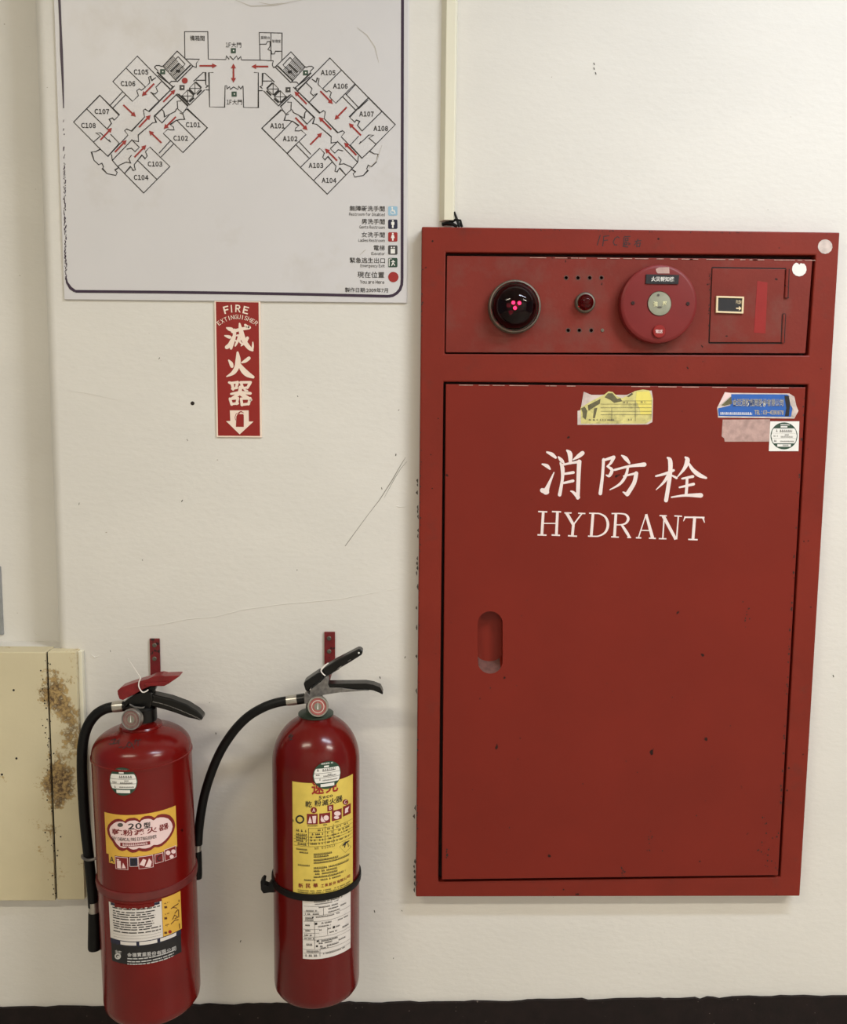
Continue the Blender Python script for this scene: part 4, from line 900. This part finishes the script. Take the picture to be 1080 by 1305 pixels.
hp1 = [(146, 900.7, D1), (134, 903.5, D1), (122, 911, D1), (112, 925, D1), (106, 945, D1), (104.5, 970, D1), (105.5, 1005, D1), (108.5, 1050, D1), (113.5, 1095, D1), (117, 1128, D1), (119, 1155, D1)]
mb = MB(); mb.tube(hosepath(hp1), .0092, 20); mb.build('hose', M_RUBBER, ex1, smooth=True)
mb = MB(); mb.tube([P(119, 1149, D1), P(120, 1164, D1)], .0094, 20); mb.build('ferrule', M_STEEL, ex1, smooth=True)
mb = MB(); mb.tube([P(119.8, 1162, D1), P(120, 1166, D1), P(120.8, 1200, D1), P(120.9, 1207, D1), P(121, 1209, D1)], [.0100, .0104, .0122, .0124, .0116], 24); mb.build('nozzle', M_RUBBER, ex1, smooth=True)
mb = MB(); mb.tube(hosepath([(128, 1087, D1), (122, 1094, D1+.013), (112, 1096, D1+.013), (105.5, 1093, D1+.006), (105, 1090, D1-.004)], 4), .0026, 8); lab(mb.build('hose_clip', M_SCUFF, ex1, smooth=True), 'grey hose clip')
# handwriting on the shoulder
mb = MB()
def dome_stroke(bvh, pts, wd):
    for a, b in zip(pts, pts[1:]):
        dx, dy = b[0]-a[0], b[1]-a[1]; l = math.hypot(dx, dy) or 1; nx, ny = -dy/l*wd/2, dx/l*wd/2; vs = []
        for x, y in ((a[0]+nx, a[1]+ny), (b[0]+nx, b[1]+ny), (b[0]-nx, b[1]-ny), (a[0]-nx, a[1]-ny)):
            q = ray(x, y).normalized(); h = bvh.ray_cast(CAM, q)[0]
            if h is None: break
            vs.append(h - q*.0007)
        if len(vs) == 4: mb.add(vs, [(0, 1, 2, 3)])
for p in ([(330, 775), (365, 765), (345, 800)], [(318, 800), (345, 800), (380, 790)], [(390, 765), (385, 805)], [(370, 780), (382, 775)], [(385, 825), (410, 818)], [(412, 832), (430, 822), (432, 815)], [(455, 785), (440, 815), (462, 825), (478, 800), (455, 785)], [(478, 805), (490, 832)], [(490, 780), (540, 770)], [(505, 765), (495, 805)], [(520, 772), (518, 815)]):
    dome_stroke(bvh1, [V1(q) for q in p], 1.1)
lab(mb.build('handwriting', M_BLACKINK, ex1), 'black marker handwriting on the shoulder')
# round inspection sticker
def round_sticker(S, x, y, r, parent, lbl, off=.0006):
    sA, h = S.hit(x, y); s0 = S.hit(x-r, y)[0]; s1 = S.hit(x+r, y)[0]; hr = (S.hit(x, y-r)[1]-S.hit(x, y+r)[1])/2
    def curve(fr, up, cap=1.0): return lambda u: h + (1 if up else -1)*min(hr*cap, hr*fr*math.sqrt(max(0, 1-(2*u-1)**2)))
    mb = MB(); columns(mb, S, curve(1, True), curve(1, False), s0, s1, off, 30); o = lab(mb.build('inspection_sticker', M_GREENP, parent, smooth=True), lbl)
    w_ = (s1-s0)
    mb = MB(); columns(mb, S, curve(.95, True, .52), curve(.95, False, .52), s0+w_*.03, s1-w_*.03, off+.0003, 30)
    patch(mb, S, s0+w_*.26, s1-w_*.26, h-hr*.82, h-hr*.6, off+.0003, 6); patch(mb, S, s0+w_*.38, s0+w_*.55, h+hr*.58, h+hr*.7, off+.0003, 3); dashes(mb, S, x-r*.4, y-r*.82, x+r*.45, r*.1, off+.0003, 3)
    mb.build('seal_field', M_STICK, o, smooth=True)
    mb = MB()
    for yy in (.16, -.18): patch(mb, S, s0+w_*.05, s1-w_*.05, h+hr*yy, h+hr*(yy+.025), off+.0005, 8)
    dashes(mb, S, x-r*.7, y-r*.35, x-r*.45, r*.16, off+.0005, 1); dashes(mb, S, x-r*.32, y-r*.35, x+r*.6, r*.17, off+.0005, 2, fill=1); dashes(mb, S, x+r*.05, y-r*.06, x+r*.35, r*.09, off+.0005, 4, fill=1)
    dashes(mb, S, x-r*.78, y-r*.0, x-r*.5, r*.1, off+.0005, 9); dashes(mb, S, x-r*.25, y+r*.08, x+r*.65, r*.1, off+.0005, 5, fill=1); dashes(mb, S, x-r*.75, y+r*.33, x-r*.45, r*.12, off+.0005, 6); dashes(mb, S, x-r*.3, y+r*.38, x+r*.75, r*.09, off+.0005, 7, fill=1)
    mb.build('seal_print', M_GREYINK, o)
round_sticker(S1, 157.8, 996, 17.8, ex1, 'round green and white inspection sticker')
# yellow cloud label
hT = S1.hit(134.5, 1035)[1]; hB = S1.hit(136.5, 1087.5)[1]
yl = label_part(S1, 134.5, 225, 1058, hT, hB, M_YEL2, 'brand_label', ex1, lbl='orange yellow label with cloud outline')
V5 = lambda p: (130+p[0]/10.286, 1020+p[1]/10.286)
CT = [(70, 370), (85, 320), (130, 272), (170, 248), (215, 240), (260, 246), (300, 272), (325, 245), (360, 230), (430, 224), (470, 240), (492, 264), (520, 225), (560, 205), (610, 198), (650, 203), (690, 226), (730, 190), (780, 176), (840, 178), (890, 196), (930, 238), (952, 285), (958, 325)]
CB = [(70, 370), (74, 420), (100, 480), (140, 535), (170, 590), (220, 645), (270, 662), (305, 655), (325, 640), (360, 670), (400, 685), (450, 678), (485, 655), (530, 668), (580, 668), (640, 650), (690, 610), (740, 612), (790, 592), (850, 540), (900, 475), (940, 400), (958, 325)]
def outline(pts, kx, ky):
    q = [S1.hit(*V5((505+(x-505)*kx, 430+(y-430)*ky))) for x, y in pts]
    def fn(s):
        for a, b in zip(q, q[1:]):
            if a[0] <= s <= b[0]: return a[1] + (b[1]-a[1])*(s-a[0])/max(1e-9, b[0]-a[0])
        return q[0][1] if s < q[0][0] else q[-1][1]
    return fn, q[0][0], q[-1][0]
for nm, m, kx, ky, off in (('cloud_rim', M_MAROON, 1, 1, .0007), ('cloud_field', M_PINK, .925, .83, .0010)):
    ft, sA, sB = outline(CT, kx, ky); fb, _, sB2 = outline(CB, kx, ky); sB = max(sB, sB2)
    mb = MB(); columns(mb, S1, lambda u: ft(sA+(sB-sA)*u), lambda u: fb(sA+(sB-sA)*u), sA, sB, off, 90); mb.build(nm, m, yl, smooth=True)
def t5(mb, s, x, y, w_, h_, **k): text(mb, S1, s, *V5((x, y)), w_/10.286, h_/10.286, .0013, **k)
mb = MB(); t5(mb, '20', 432, 335, 180, 78, bold=.03); t5(mb, '型', 592, 322, 90, 78, bold=.02)
t5(mb, 'DRY CHEMICAL FIRE EXTINGUISHER', 412, 508, 570, 46, bold=.02); mb.build('lettering', M_BLACKINK, yl)
mb = MB()
for ch, x, y in (('乾', 203, 415), ('粉', 345, 425), ('滅', 488, 415), ('火', 655, 388), ('器', 808, 350)): t5(mb, ch, x, y-4, 132, 80, bold=.02)
mb.build('lettering', M_MAROON, yl)
mb = MB(); sC = S1.hit(*V5((245, 572))); sD = S1.hit(*V5((632, 560))); patch(mb, S1, sC[0], sD[0], sC[1]-.0032, sC[1]+.0032, .0013, 10); mb.build('pill', M_MAROON, yl, smooth=True)
mb = MB(); dashes(mb, S1, *V5((275, 572)), V5((600, 572))[0], 2.8, .0016, 4, fill=.95); mb.build('print', M_PINK, yl)
mb = MB(); disc(mb, S1, *V5((245, 318)), 3.6, .0013, n=14, ry=2.6); mb.build('emblem', M_GREYINK, yl)
# A B C pictograms
def cbox(x, y, w_, h_, m, nm, parent, off=.0006):
    mb = MB(); patch_px(mb, S1, x-w_/2, y-h_/2, x+w_/2, y+h_/2, off); return mb.build(nm, m, parent, smooth=True)
abc = cbox(143, 1094.5, 7.4, 11, M_YEL2, 'class_label', ex1)
mb = MB(); text(mb, S1, 'A', 143, 1095, 5, 7, .0009, bold=.02); mb.build('lettering', M_BLACKINK, abc)
for x, y, w_, h_, m, ch in ((155.3, 1100, 16, 16, M_PINK, ''), (170.7, 1098.3, 11, 12, M_PINK, 'B'), (186, 1098.5, 19, 16, M_PINK, ''), (202.7, 1093.5, 11, 12, M_PINK, 'C'), (217, 1087.5, 15, 15, M_PINK, '')):
    o = cbox(x, y, w_, h_, m, 'class_label', ex1); cb = cbox(x, y, w_-1.4, h_-1.4, M_NAVY if ch == 'B' else M_MAROON, 'field', o, .0009)
    mb = MB()
    if ch: text(mb, S1, ch, x, y, 5.5, 7, .0012, bold=.02); mb.build('lettering', M_BLACKINK if ch == 'B' else M_BLACKP, o); continue
    if x < 160: patch_px(mb, S1, x-5.5, y-3.5, x-.8, y+6, .0012); patch_px(mb, S1, x-6, y-5.6, x-3, y-4, .0012); ppoly(mb, S1, [(x+.6, y+6), (x+2, y-1), (x+3.6, y+2), (x+5.6, y+6)], .0012)
    elif x < 200: ppoly(mb, S1, [(x-8, y+3), (x-3.5, y-4.5), (x+.5, y-3), (x-2, y+5)], .0012); ppoly(mb, S1, [(x-1, y+6), (x+2, y), (x+4, y-5), (x+7.5, y-1), (x+6, y+6)], .0012)
    else: disc(mb, S1, x-3, y-1, 3, .0012, n=10); disc(mb, S1, x+3.6, y-2.6, 2.8, .0012, n=10); disc(mb, S1, x+1.5, y+4, 2.6, .0012, n=10)
    mb.build('pictogram', M_PINK, o)
# lower instruction label
h1 = S1.hit(140, 1149)[1]; h2 = S1.hit(141.5, 1194.5)[1]; h3 = S1.hit(142, 1200)[1]; h4 = S1.hit(143.5, 1224)[1]
xa_, xb_, xc_ = 140.2, 207, 231
il = label_part(S1, xa_, xb_, 1175, h1, h2, M_PAPER, 'instruction_label', ex1, lbl='white and yellow instruction label with black foot')
label_part(S1, xb_, xc_, 1165, h1+.004, h2, M_YEL2, 'yellow_field', il); label_part(S1, xa_+1, xc_, 1195, h2, h3-.002, M_NAVY, 'navy_strip', il)
label_part(S1, xa_+2, xc_, 1205, h3, h4, M_BLACKP, 'black_field', il)
V2 = lambda p: (135+p[0]/10.286, 1125+p[1]/10.286)
mb = MB()
for x0, x1 in ((195, 400), (440, 675), (715, 925)): s0 = S1.hit(*V2((x0, 810)))[0]; s1 = S1.hit(*V2((x1, 790)))[0]; patch(mb, S1, s0, s1, h3+.0005, h2-.0012, .0007, 6)
mb.build('white_box', M_PAPER, il, smooth=True)
mb = MB(); hl = h1-.008; s0 = S1.hit(144, 1170)[0]; s1 = S1.hit(205, 1170)[0]
k = 0
while hl > h2 + .012:                                          # lines of fine print
    s = s0 + random.uniform(0, .002); s_end = s1 - random.uniform(0, .018)
    while s < s_end:
        wg = random.uniform(.004, .016); patch(mb, S1, s, min(s+wg, s_end), hl-.0009, hl+.0009, .0008, 3); s += wg + random.uniform(.0008, .003)
    hl -= .0043 if k % 4 else .0058; k += 1
for hh_ in (h2+.010, h2+.005): patch(mb, S1, s0, s1, hh_, hh_+.0003, .0008, 10)
mb.build('print', M_FINE, il)
for u, v in ((s0-.003, s0+.006), (s1-.012, s1-.001)): mb = MB(); patch(mb, S1, u, v, h1-.0045, h1, .0008, 3); mb.build('heading_bar', M_NAVY, il)
mb = MB(); sm_ = (s0+s1)/2
for i in range(26): x = s0+.006 + (s1-s0-.02)*i/25; patch(mb, S1, x, x+.004, h1-.0045-random.uniform(0, .0025), h1+.0004, .0009, 2)
lab(mb.build('worn_patch', M_EXT1, il), 'worn away heading')
mb = MB()
for pts in ([(850, 340), (890, 310), (950, 270)], [(870, 320), (930, 330)], [(900, 400), (940, 350), (950, 360)], [(870, 480), (900, 420), (940, 450), (900, 470)], [(850, 540), (900, 490), (950, 480)], [(955, 220), (955, 250)], [(950, 350), (952, 450)], [(960, 530), (965, 600)]): stroke(mb, S1, [V2(p) for p in pts], 1.0, .0008)
for y in (270, 415, 560): dashes(mb, S1, *V2((765, y)), V2((830, y))[0], 1.4, .0008, y)
for y in (320, 465, 655): stroke(mb, S1, [V2((765, y)), V2((800, y-4))], 2.6, .0008)
mb.build('pictogram', mat('brown_print', (92, 52, 22), .6), il)
mb = MB(); disc(mb, S1, *V2((838, 640)), 2.2, .001, n=9); mb.build('red_mark', M_TAPE, il)
mb = MB()
for i, ch in enumerate('金德實業股份有限公司'):
    x = 312+64*i; y = 938 - .00034*max(0, x-430)**2 + 6*(i < 2); text(mb, S1, ch, *V2((x, y)), 5.6, 5.6, .0008, bold=.016)
for yy in (52, 90, 122):
    sP, hP = S1.hit(*V2((285, 938+yy))); sQ = S1.hit(*V2((890, 850+yy)))[0]; s = sP
    while s < sQ: wg = random.uniform(.002, .009); patch(mb, S1, s, min(sQ, s+wg), hP-.0010, hP+.0010, .0008, 2); s += wg+random.uniform(.0006, .002)
text(mb, S1, '金鹰', *V2((165, 905)), 8, 4, .0008, bold=.01); ring(mb, S1, *V2((160, 960)), 2.2, 4, .0008, n=14); disc(mb, S1, *V2((165, 965)), 1.6, .0009, n=8)
mb.build('lettering', mat('grey_white_print', (196, 194, 192), .5), il)

# ---- right extinguisher
R2, D2 = .0792, .0895
tA, tB = P(403, 957, D2), P(404.3, 1250, D2)
ax2 = Vector((0, 0, 1))
zb2 = P(404, 1280, D2+R2*.72).z
B2 = Vector((P(403.4, 1050, D2).x, -D2, zb2))
ex2 = root('fire_extinguisher', B2, 'red fire extinguisher with black lever and tall yellow label near the cabinet', 'fire extinguisher', 'wall hung fire extinguishers')
S2 = Cyl(B2, B2+ax2, R2)
hs2 = P(403, 968, D2).z - B2.z; ht2 = P(403, 909.5, D2).z - B2.z
mb = MB(); mb.lathe(body_prof(R2, hs2, ht2, .028, 2.05), B2, ax2, 72); bvh2 = BVHTree.FromPolygons([Vector(v) for v in mb.v], mb.f); mb.build('cylinder', M_EXT2, ex2, smooth=True)
mb = MB(); mb.lathe([(.029, -.003), (.0318, -.001), (.0318, .002), (.026, .004), (.019, .006), (.018, .016), (.0, .016)], B2+ax2*ht2, ax2, 44); lab(mb.build('neck_collar', M_GREEN, ex2, smooth=True), 'dark green collar ring')
mb = MB(); mb.lathe([(.0165, -.004), (.0165, .020), (.013, .028), (.0, .028)], P(402, 905, D2), ax2, 28); mb.build('valve_body', M_SCUFF, ex2, smooth=True)
V7 = lambda p: (370+p[0]/8.31, 820+p[1]/8.31)
pxprism('valve_block', [(150, 640), (145, 560), (175, 520), (205, 545), (215, 490), (320, 410), (385, 345), (402, 395), (402, 432), (420, 468), (560, 470), (580, 490), (560, 515), (390, 540), (300, 560), (250, 600), (200, 640)], V7, D2, .024, M_SCUFF, ex2)
pxprism('lever', [(335, 275), (480, 185), (720, 62), (755, 66), (772, 95), (755, 125), (640, 198), (510, 275), (440, 325), (385, 352), (350, 320)], V7, D2, .022, M_BLACKM, ex2, .003)
pxprism('lever_base', [(138, 425), (165, 400), (300, 308), (345, 325), (360, 368), (220, 472), (190, 520), (160, 500)], V7, D2, .030, M_BLACKM, ex2, .003)
pxprism('handle', [(398, 430), (800, 425), (880, 438), (955, 468), (972, 500), (985, 535), (975, 542), (945, 525), (880, 500), (820, 490), (700, 488), (560, 466), (415, 470)], V7, D2, .024, M_BLACKM, ex2, .002)
pxprism('handle_edge', [(540, 474), (700, 492), (800, 492), (840, 500), (700, 508), (560, 518), (540, 520)], V7, D2+.002, .022, M_SCUFF, ex2, .0008)
mb = MB(); G2 = wallplane(D2+.0152); 
for pts in ([(500, 268), (545, 240)], [(470, 300), (520, 268)], [(610, 190), (640, 170)], [(250, 525), (310, 490)], [(365, 470), (380, 466)]): stroke(mb, G2, [V7(p) for p in pts], [.5, 1.3], .0004)
lab(mb.build('wear_mark', M_SCUFF, ex2), 'bare metal wear marks')['kind'] = 'stuff'
mb = MB(); disc(mb, wallplane(D2+.0112), *V7((728, 100)), 1.2, .0004, n=10); mb.build('lever_hole', M_STICK, ex2)
mb = MB(); mb.tube(hosepath([(*V7(p), D2+.017) for p in ((405, 208), (365, 235), (335, 265), (328, 295), (350, 325), (372, 342))], 4), .0011, 8); mb.tube(hosepath([(*V7(p), D2+.017) for p in ((328, 295), (345, 265), (400, 212))], 4), .0007, 8); lab(mb.build('seal_tie', M_WHITE, ex2, smooth=True), 'white plastic seal tie')
gauge(405.4, 900.4, .0184, D2+.036, ex2, (-.05, -1, .12), True)
mb = MB(); mb.tube([P(379, 891.5, D2), P(388.5, 890, D2)], .0094, 20); mb.build('hose_nut', M_BLACKM, ex2, smooth=True); mb = MB(); mb.tube([P(386, 890.5, D2), P(395, 889, D2)], .0075, 16); mb.build('hose_stem', M_SCUFF, ex2, smooth=True)
mb = MB(); mb.tube([P(365.5, 893, D2), P(373, 892.2, D2), P(380.5, 891.3, D2)], [.0092, .0096, .0092], 24); mb.build('ferrule', M_STEEL, ex2, smooth=True)
hp2 = [(367, 893, D2), (351, 896, D2), (335, 902, D2), (318, 912, D2-.004), (303, 926, D2-.008), (290, 943, D2-.014), (279, 962, D2-.02), (269, 986, D2-.026), (261, 1012, D2-.032), (256, 1038, D2-.036), (253.3, 1060, D2-.04), (252.3, 1076, D2-.04)]
mb = MB(); mb.tube(hosepath(hp2), .0084, 20); mb.build('hose', M_RUBBER, ex2, smooth=True)
mb = MB(); mb.tube([P(252.3, 1073, D2-.04), P(251.8, 1085, D2-.04)], .0072, 18); mb.build('ferrule', M_STEEL, ex2, smooth=True)
mb = MB(); mb.tube([P(252, 1084, D2-.04), P(252, 1090, D2-.04), P(252, 1114, D2-.04), P(252, 1119, D2-.04)], [.0072, .0078, .0086, .0080], 20); mb.build('nozzle', M_RUBBER, ex2, smooth=True)
hb2 = P(403, 1114, D2).z - B2.z
mb = MB(); mb.lathe([(R2, hb2-.006), (R2+.0030, hb2-.006), (R2+.0035, hb2), (R2+.0030, hb2+.006), (R2, hb2+.006)], B2, ax2, 72, cap=False); strap = mb.build('strap', M_RUBBER, ex2, smooth=True)
V8 = lambda p: (320+p[0]/6.353, 1100+p[1]/6.353)
pxprism('buckle', [(76, 152), (98, 128), (116, 138), (110, 178), (138, 188), (165, 148), (200, 165), (225, 200), (230, 232), (190, 240), (150, 240), (100, 247), (80, 218)], V8, D2+.022, .016, M_RUBBER, ex2, .002)
mb = MB()
for p in ([(368, 938), (372, 935), (368, 940), (374, 937), (369, 943), (373, 942)],): dome_stroke(bvh2, p, .9)
mb.build('handwriting', M_BLACKINK, ex2)
# tall yellow label
hT = S2.hit(373, 995.5)[1]; hB = hb2
yl2 = label_part(S2, 373.3, 449.6, 1050, hT, hB, M_YEL, 'brand_label', ex2, lbl='tall yellow instruction label')
VA = lambda p: (365+p[0]/11.37, 960+p[1]/11.37)
VB = lambda p: (365+p[0]/11.37, 1050+p[1]/11.37)
def t2(mb, s, p, w_, h_, **k): text(mb, S2, s, *p, w_/11.37, h_/11.37, .0009, **k)
for ch, p in (('速', (458, 500)), ('克', (662, 470))): mb = MB(); t2(mb, ch, VA(p), 180, 190, bold=.025); mb.build('lettering', M_ARROW, yl2)
mb = MB()
for ch, x, y in (('S', 492, 640), ('w', 548, 634), ('c', 602, 624), ('o', 650, 614)): t2(mb, ch, VA((x, y)), 44, 50 if ch == 'S' else 36, bold=.02)
for ch, x, y in (('乾', 325, 735), ('粉', 458, 720), ('滅', 565, 710), ('火', 672, 688), ('器', 765, 660)): t2(mb, ch, VA((x, y)), 96, 90, bold=.01)
mb.build('lettering', M_BLACKINK, yl2); mb = MB()
for ch, x, y in (('N', 425, 352), ('o', 458, 345), ('6', 525, 340), ('3', 562, 336), ('2', 598, 328), ('6', 632, 320), ('1', 662, 312), ('3', 690, 305)): t2(mb, ch, VB((x, y)), 22, 36)
mb.build('serial_number', M_BLACKINK, yl2)
mb = MB()
for ch, x, y, w_ in (('新', 212, 890, 66), ('民', 318, 895, 70), ('華', 425, 888, 66), ('工', 525, 893, 42), ('業', 582, 880, 46), ('股', 640, 868, 46), ('份', 695, 850, 46), ('有', 755, 832, 46), ('限', 803, 812, 46), ('公', 852, 788, 42), ('司', 898, 760, 42)): t2(mb, ch, VB((x, y)), w_, w_*.95, bold=.014)
mb.build('lettering', M_MAROON, yl2)
def fpatch(mb, x, y, w_, h_, off=.0008): patch_px(mb, S2, x-w_/2, y-h_/2, x+w_/2, y+h_/2, off)
picts = []
for x, y, w_, h_ in ((378, 952, 155, 152), (557, 938, 158, 148), (730, 890, 142, 150), (875, 820, 112, 145)):
    c = VA((x, y)); mb = MB(); fpatch(mb, *c, w_/11.37, h_/11.37); o = mb.build('class_pictogram', M_MAROON, yl2, smooth=True); picts.append((c, w_/11.37, h_/11.37))
mb = MB(); disc(mb, S2, *VA((400, 822)), 4, .0008, n=14); fpatch(mb, *VA((638, 790)), 7.6, 7.6); disc(mb, S2, *VA((855, 705)), 3.6, .0008, n=14); mb.build('class_mark', M_MAROON, yl2)
mb = MB(); t2(mb, 'A', VA((400, 822)), 42, 50, bold=.02); t2(mb, 'B', VA((638, 790)), 36, 50, bold=.02); t2(mb, 'C', VA((855, 705)), 38, 50, bold=.02)
for i, ((x, y), w_, h_) in enumerate(picts):
    if i == 0: ppoly(mb, S2, [(x-5.5, y+5), (x-3, y-4), (x-1, y+1), (x-.5, y+5)], .0011); ppoly(mb, S2, [(x, y-4), (x+5, y-4.4), (x+4.2, y+5), (x+1, y+5)], .0011)
    elif i == 1: disc(mb, S2, x+1.8, y-.5, 3.4, .0011, n=12); ppoly(mb, S2, [(x-5.4, y+2), (x-4, y-4), (x-2.4, y), (x+1, y+4.8), (x-4, y+4.6)], .0011)
    elif i == 2: disc(mb, S2, x+.6, y-1.8, 4.2, .0011, n=12, ry=3); disc(mb, S2, x-.4, y+3.2, 3.4, .0011, n=10, ry=2)
    else: ppoly(mb, S2, [(x-2.8, y+4.4), (x-2.4, y-2), (x+2.6, y-5), (x+1, y), (x+1.6, y+2)], .0011)
mb.build('pictogram', M_PINK, yl2)
mb = MB(); ring(mb, S2, *VA((200, 955)), 3.6, 5.6, .0008, n=18)
def hline(x0, x1, y, wd=.0003): s0 = S2.hit(x0, y)[0]; s1 = S2.hit(x1, y)[0]; h = S2.hit(x0, y)[1]; patch(mb, S2, s0, s1, h-wd, h+wd, .0008, 12)
def vline(x, y0, y1): s, a = S2.hit(x, y0); b = S2.hit(x, y1)[1]; patch(mb, S2, s-.0003, s+.0003, b, a, .0008, 1)
for y in (1055.5, 1060.8, 1064.5, 1068, 1072, 1076.5): hline(375 if y > 1061 else 393, 449, y, .00022)
vline(393.5, 1055.5, 1078); vline(414.5, 1053, 1076); vline(425, 1050, 1074)
for i, y in enumerate((1057.5, 1062.5, 1066.3, 1070, 1074.5)): dashes(mb, S2, 378, y, 391, 2.6, .0009, i, fill=.9); dashes(mb, S2, 396, y+.5, 412, 2.2, .0009, i+9, fill=.6); dashes(mb, S2, 417, y-1.5, 445, 2.0, .0009, i+20, fill=.5)
for x0, x1, y in ((378, 392, 1081), (382, 393, 1085.5), (380, 395, 1101.5)): dashes(mb, S2, x0, y, x1, 2.0, .0009, 3, fill=1)
for i, (x1, y) in enumerate(((423, 1088.5), (419, 1091.5), (431, 1095.8), (445, 1099.2), (444, 1106), (432, 1109.8), (430, 1113.5), (440, 1117.5))): dashes(mb, S2, 400, y, x1, 2.3, .0009, 40+i, fill=.93)
dashes(mb, S2, 388, 1121, 434, 2.0, .0009, 60, fill=.8); dashes(mb, S2, 380, 1133.5, 446, 1.3, .0009, 61, fill=.85); dashes(mb, S2, 380, 1136, 446, 1.3, .0009, 62, fill=.8)
for x0, x1, y in ((392, 405, 1052), (412, 417, 1051), (427, 432, 1047.5)): dashes(mb, S2, x0, y, x1, 1.4, .0009, 63, fill=1)
stroke(mb, S2, [(436, 1078), (440, 1074), (445, 1071)], [.6, 2.4, .8], .0009); stroke(mb, S2, [(440, 1074), (439, 1080)], [2.4, .8], .0009); stroke(mb, S2, [(443, 1074), (444, 1079)], .8, .0009)
ring(mb, S2, 440, 1079, 7.2, 7.5, .0008, n=4)
mb.build('print', M_FINE, yl2)
round_sticker(S2, 416.5, 987.5, 17.6, ex2, 'round green and white inspection sticker over the yellow label', .0013)
# white service label below the strap
hT = hb2; hB = S2.hit(386.5, 1221.5)[1]
wl = label_part(S2, 386, 446.8, 1175, hT, hB, M_PAPER, 'service_label', ex2, lbl='white service record label')
VD = lambda p: (375+p[0]/12.43, 1125+p[1]/12.43)
mb = MB(); xL, xR_ = 387.2, 446
for y in (275, 365, 455, 512, 605, 730, 790, 850, 898, 1048, 1110): hline(xL, xR_ if y not in (365, 455, 730, 790) else VD((400, y))[0], 1125+y/12.43, .0002)
vline(VD((465, 0))[0], 1157, 1166.5); vline(VD((325, 0))[0], 1174, 1209); vline(VD((410, 0))[0], 1209.5, 1219); vline(VD((530, 0))[0], 1181, 1191)
for i, (x0, x1, y, hp_) in enumerate(((320, 760, 300, 22), (330, 700, 335, 16), (390, 690, 385, 20), (190, 360, 437, 20), (540, 830, 410, 20), (540, 720, 460, 20), (175, 400, 488, 22), (345, 720, 540, 20), (180, 300, 550, 22), (180, 310, 582, 22), (390, 590, 640, 22), (690, 860, 585, 20), (380, 580, 690, 20), (180, 260, 665, 26), (180, 260, 752, 24), (400, 440, 745, 20), (530, 580, 725, 20), (660, 720, 690, 20), (165, 280, 822, 24), (165, 350, 875, 22), (560, 680, 780, 20), (740, 860, 710, 24), (380, 690, 920, 26), (390, 600, 955, 24), (700, 810, 900, 22), (170, 290, 970, 28), (410, 700, 1005, 24), (420, 540, 1032, 20), (180, 395, 1080, 28), (180, 370, 1145, 28), (460, 800, 1120, 20))):
    dashes(mb, S2, *VD((x0, y)), VD((x1, y))[0], hp_/12.43, .0009, 90+i, fill=.85)
mb.build('print', M_FINE, wl)
for x, y, r in ((350, 645, 1.4), (628, 700, 1.4), (370, 922, 1.0), (362, 1000, 1.2), (297, 546, .9)): mb = MB(); fpatch(mb, *VD((x, y)), 2*r, 2*r, .001); mb.build('check_box', M_BLACKINK, wl)

bracket(190.6, 204.3, 814, 862, ((197, 822.3), (197, 839.5)), 'red hanging bracket above the larger extinguisher on the left', D1-.02)
bracket(413.4, 427.2, 805.5, 852, ((419.6, 813.5), (419.6, 830.2)), 'red hanging bracket above the extinguisher nearer the cabinet', D2-.02)
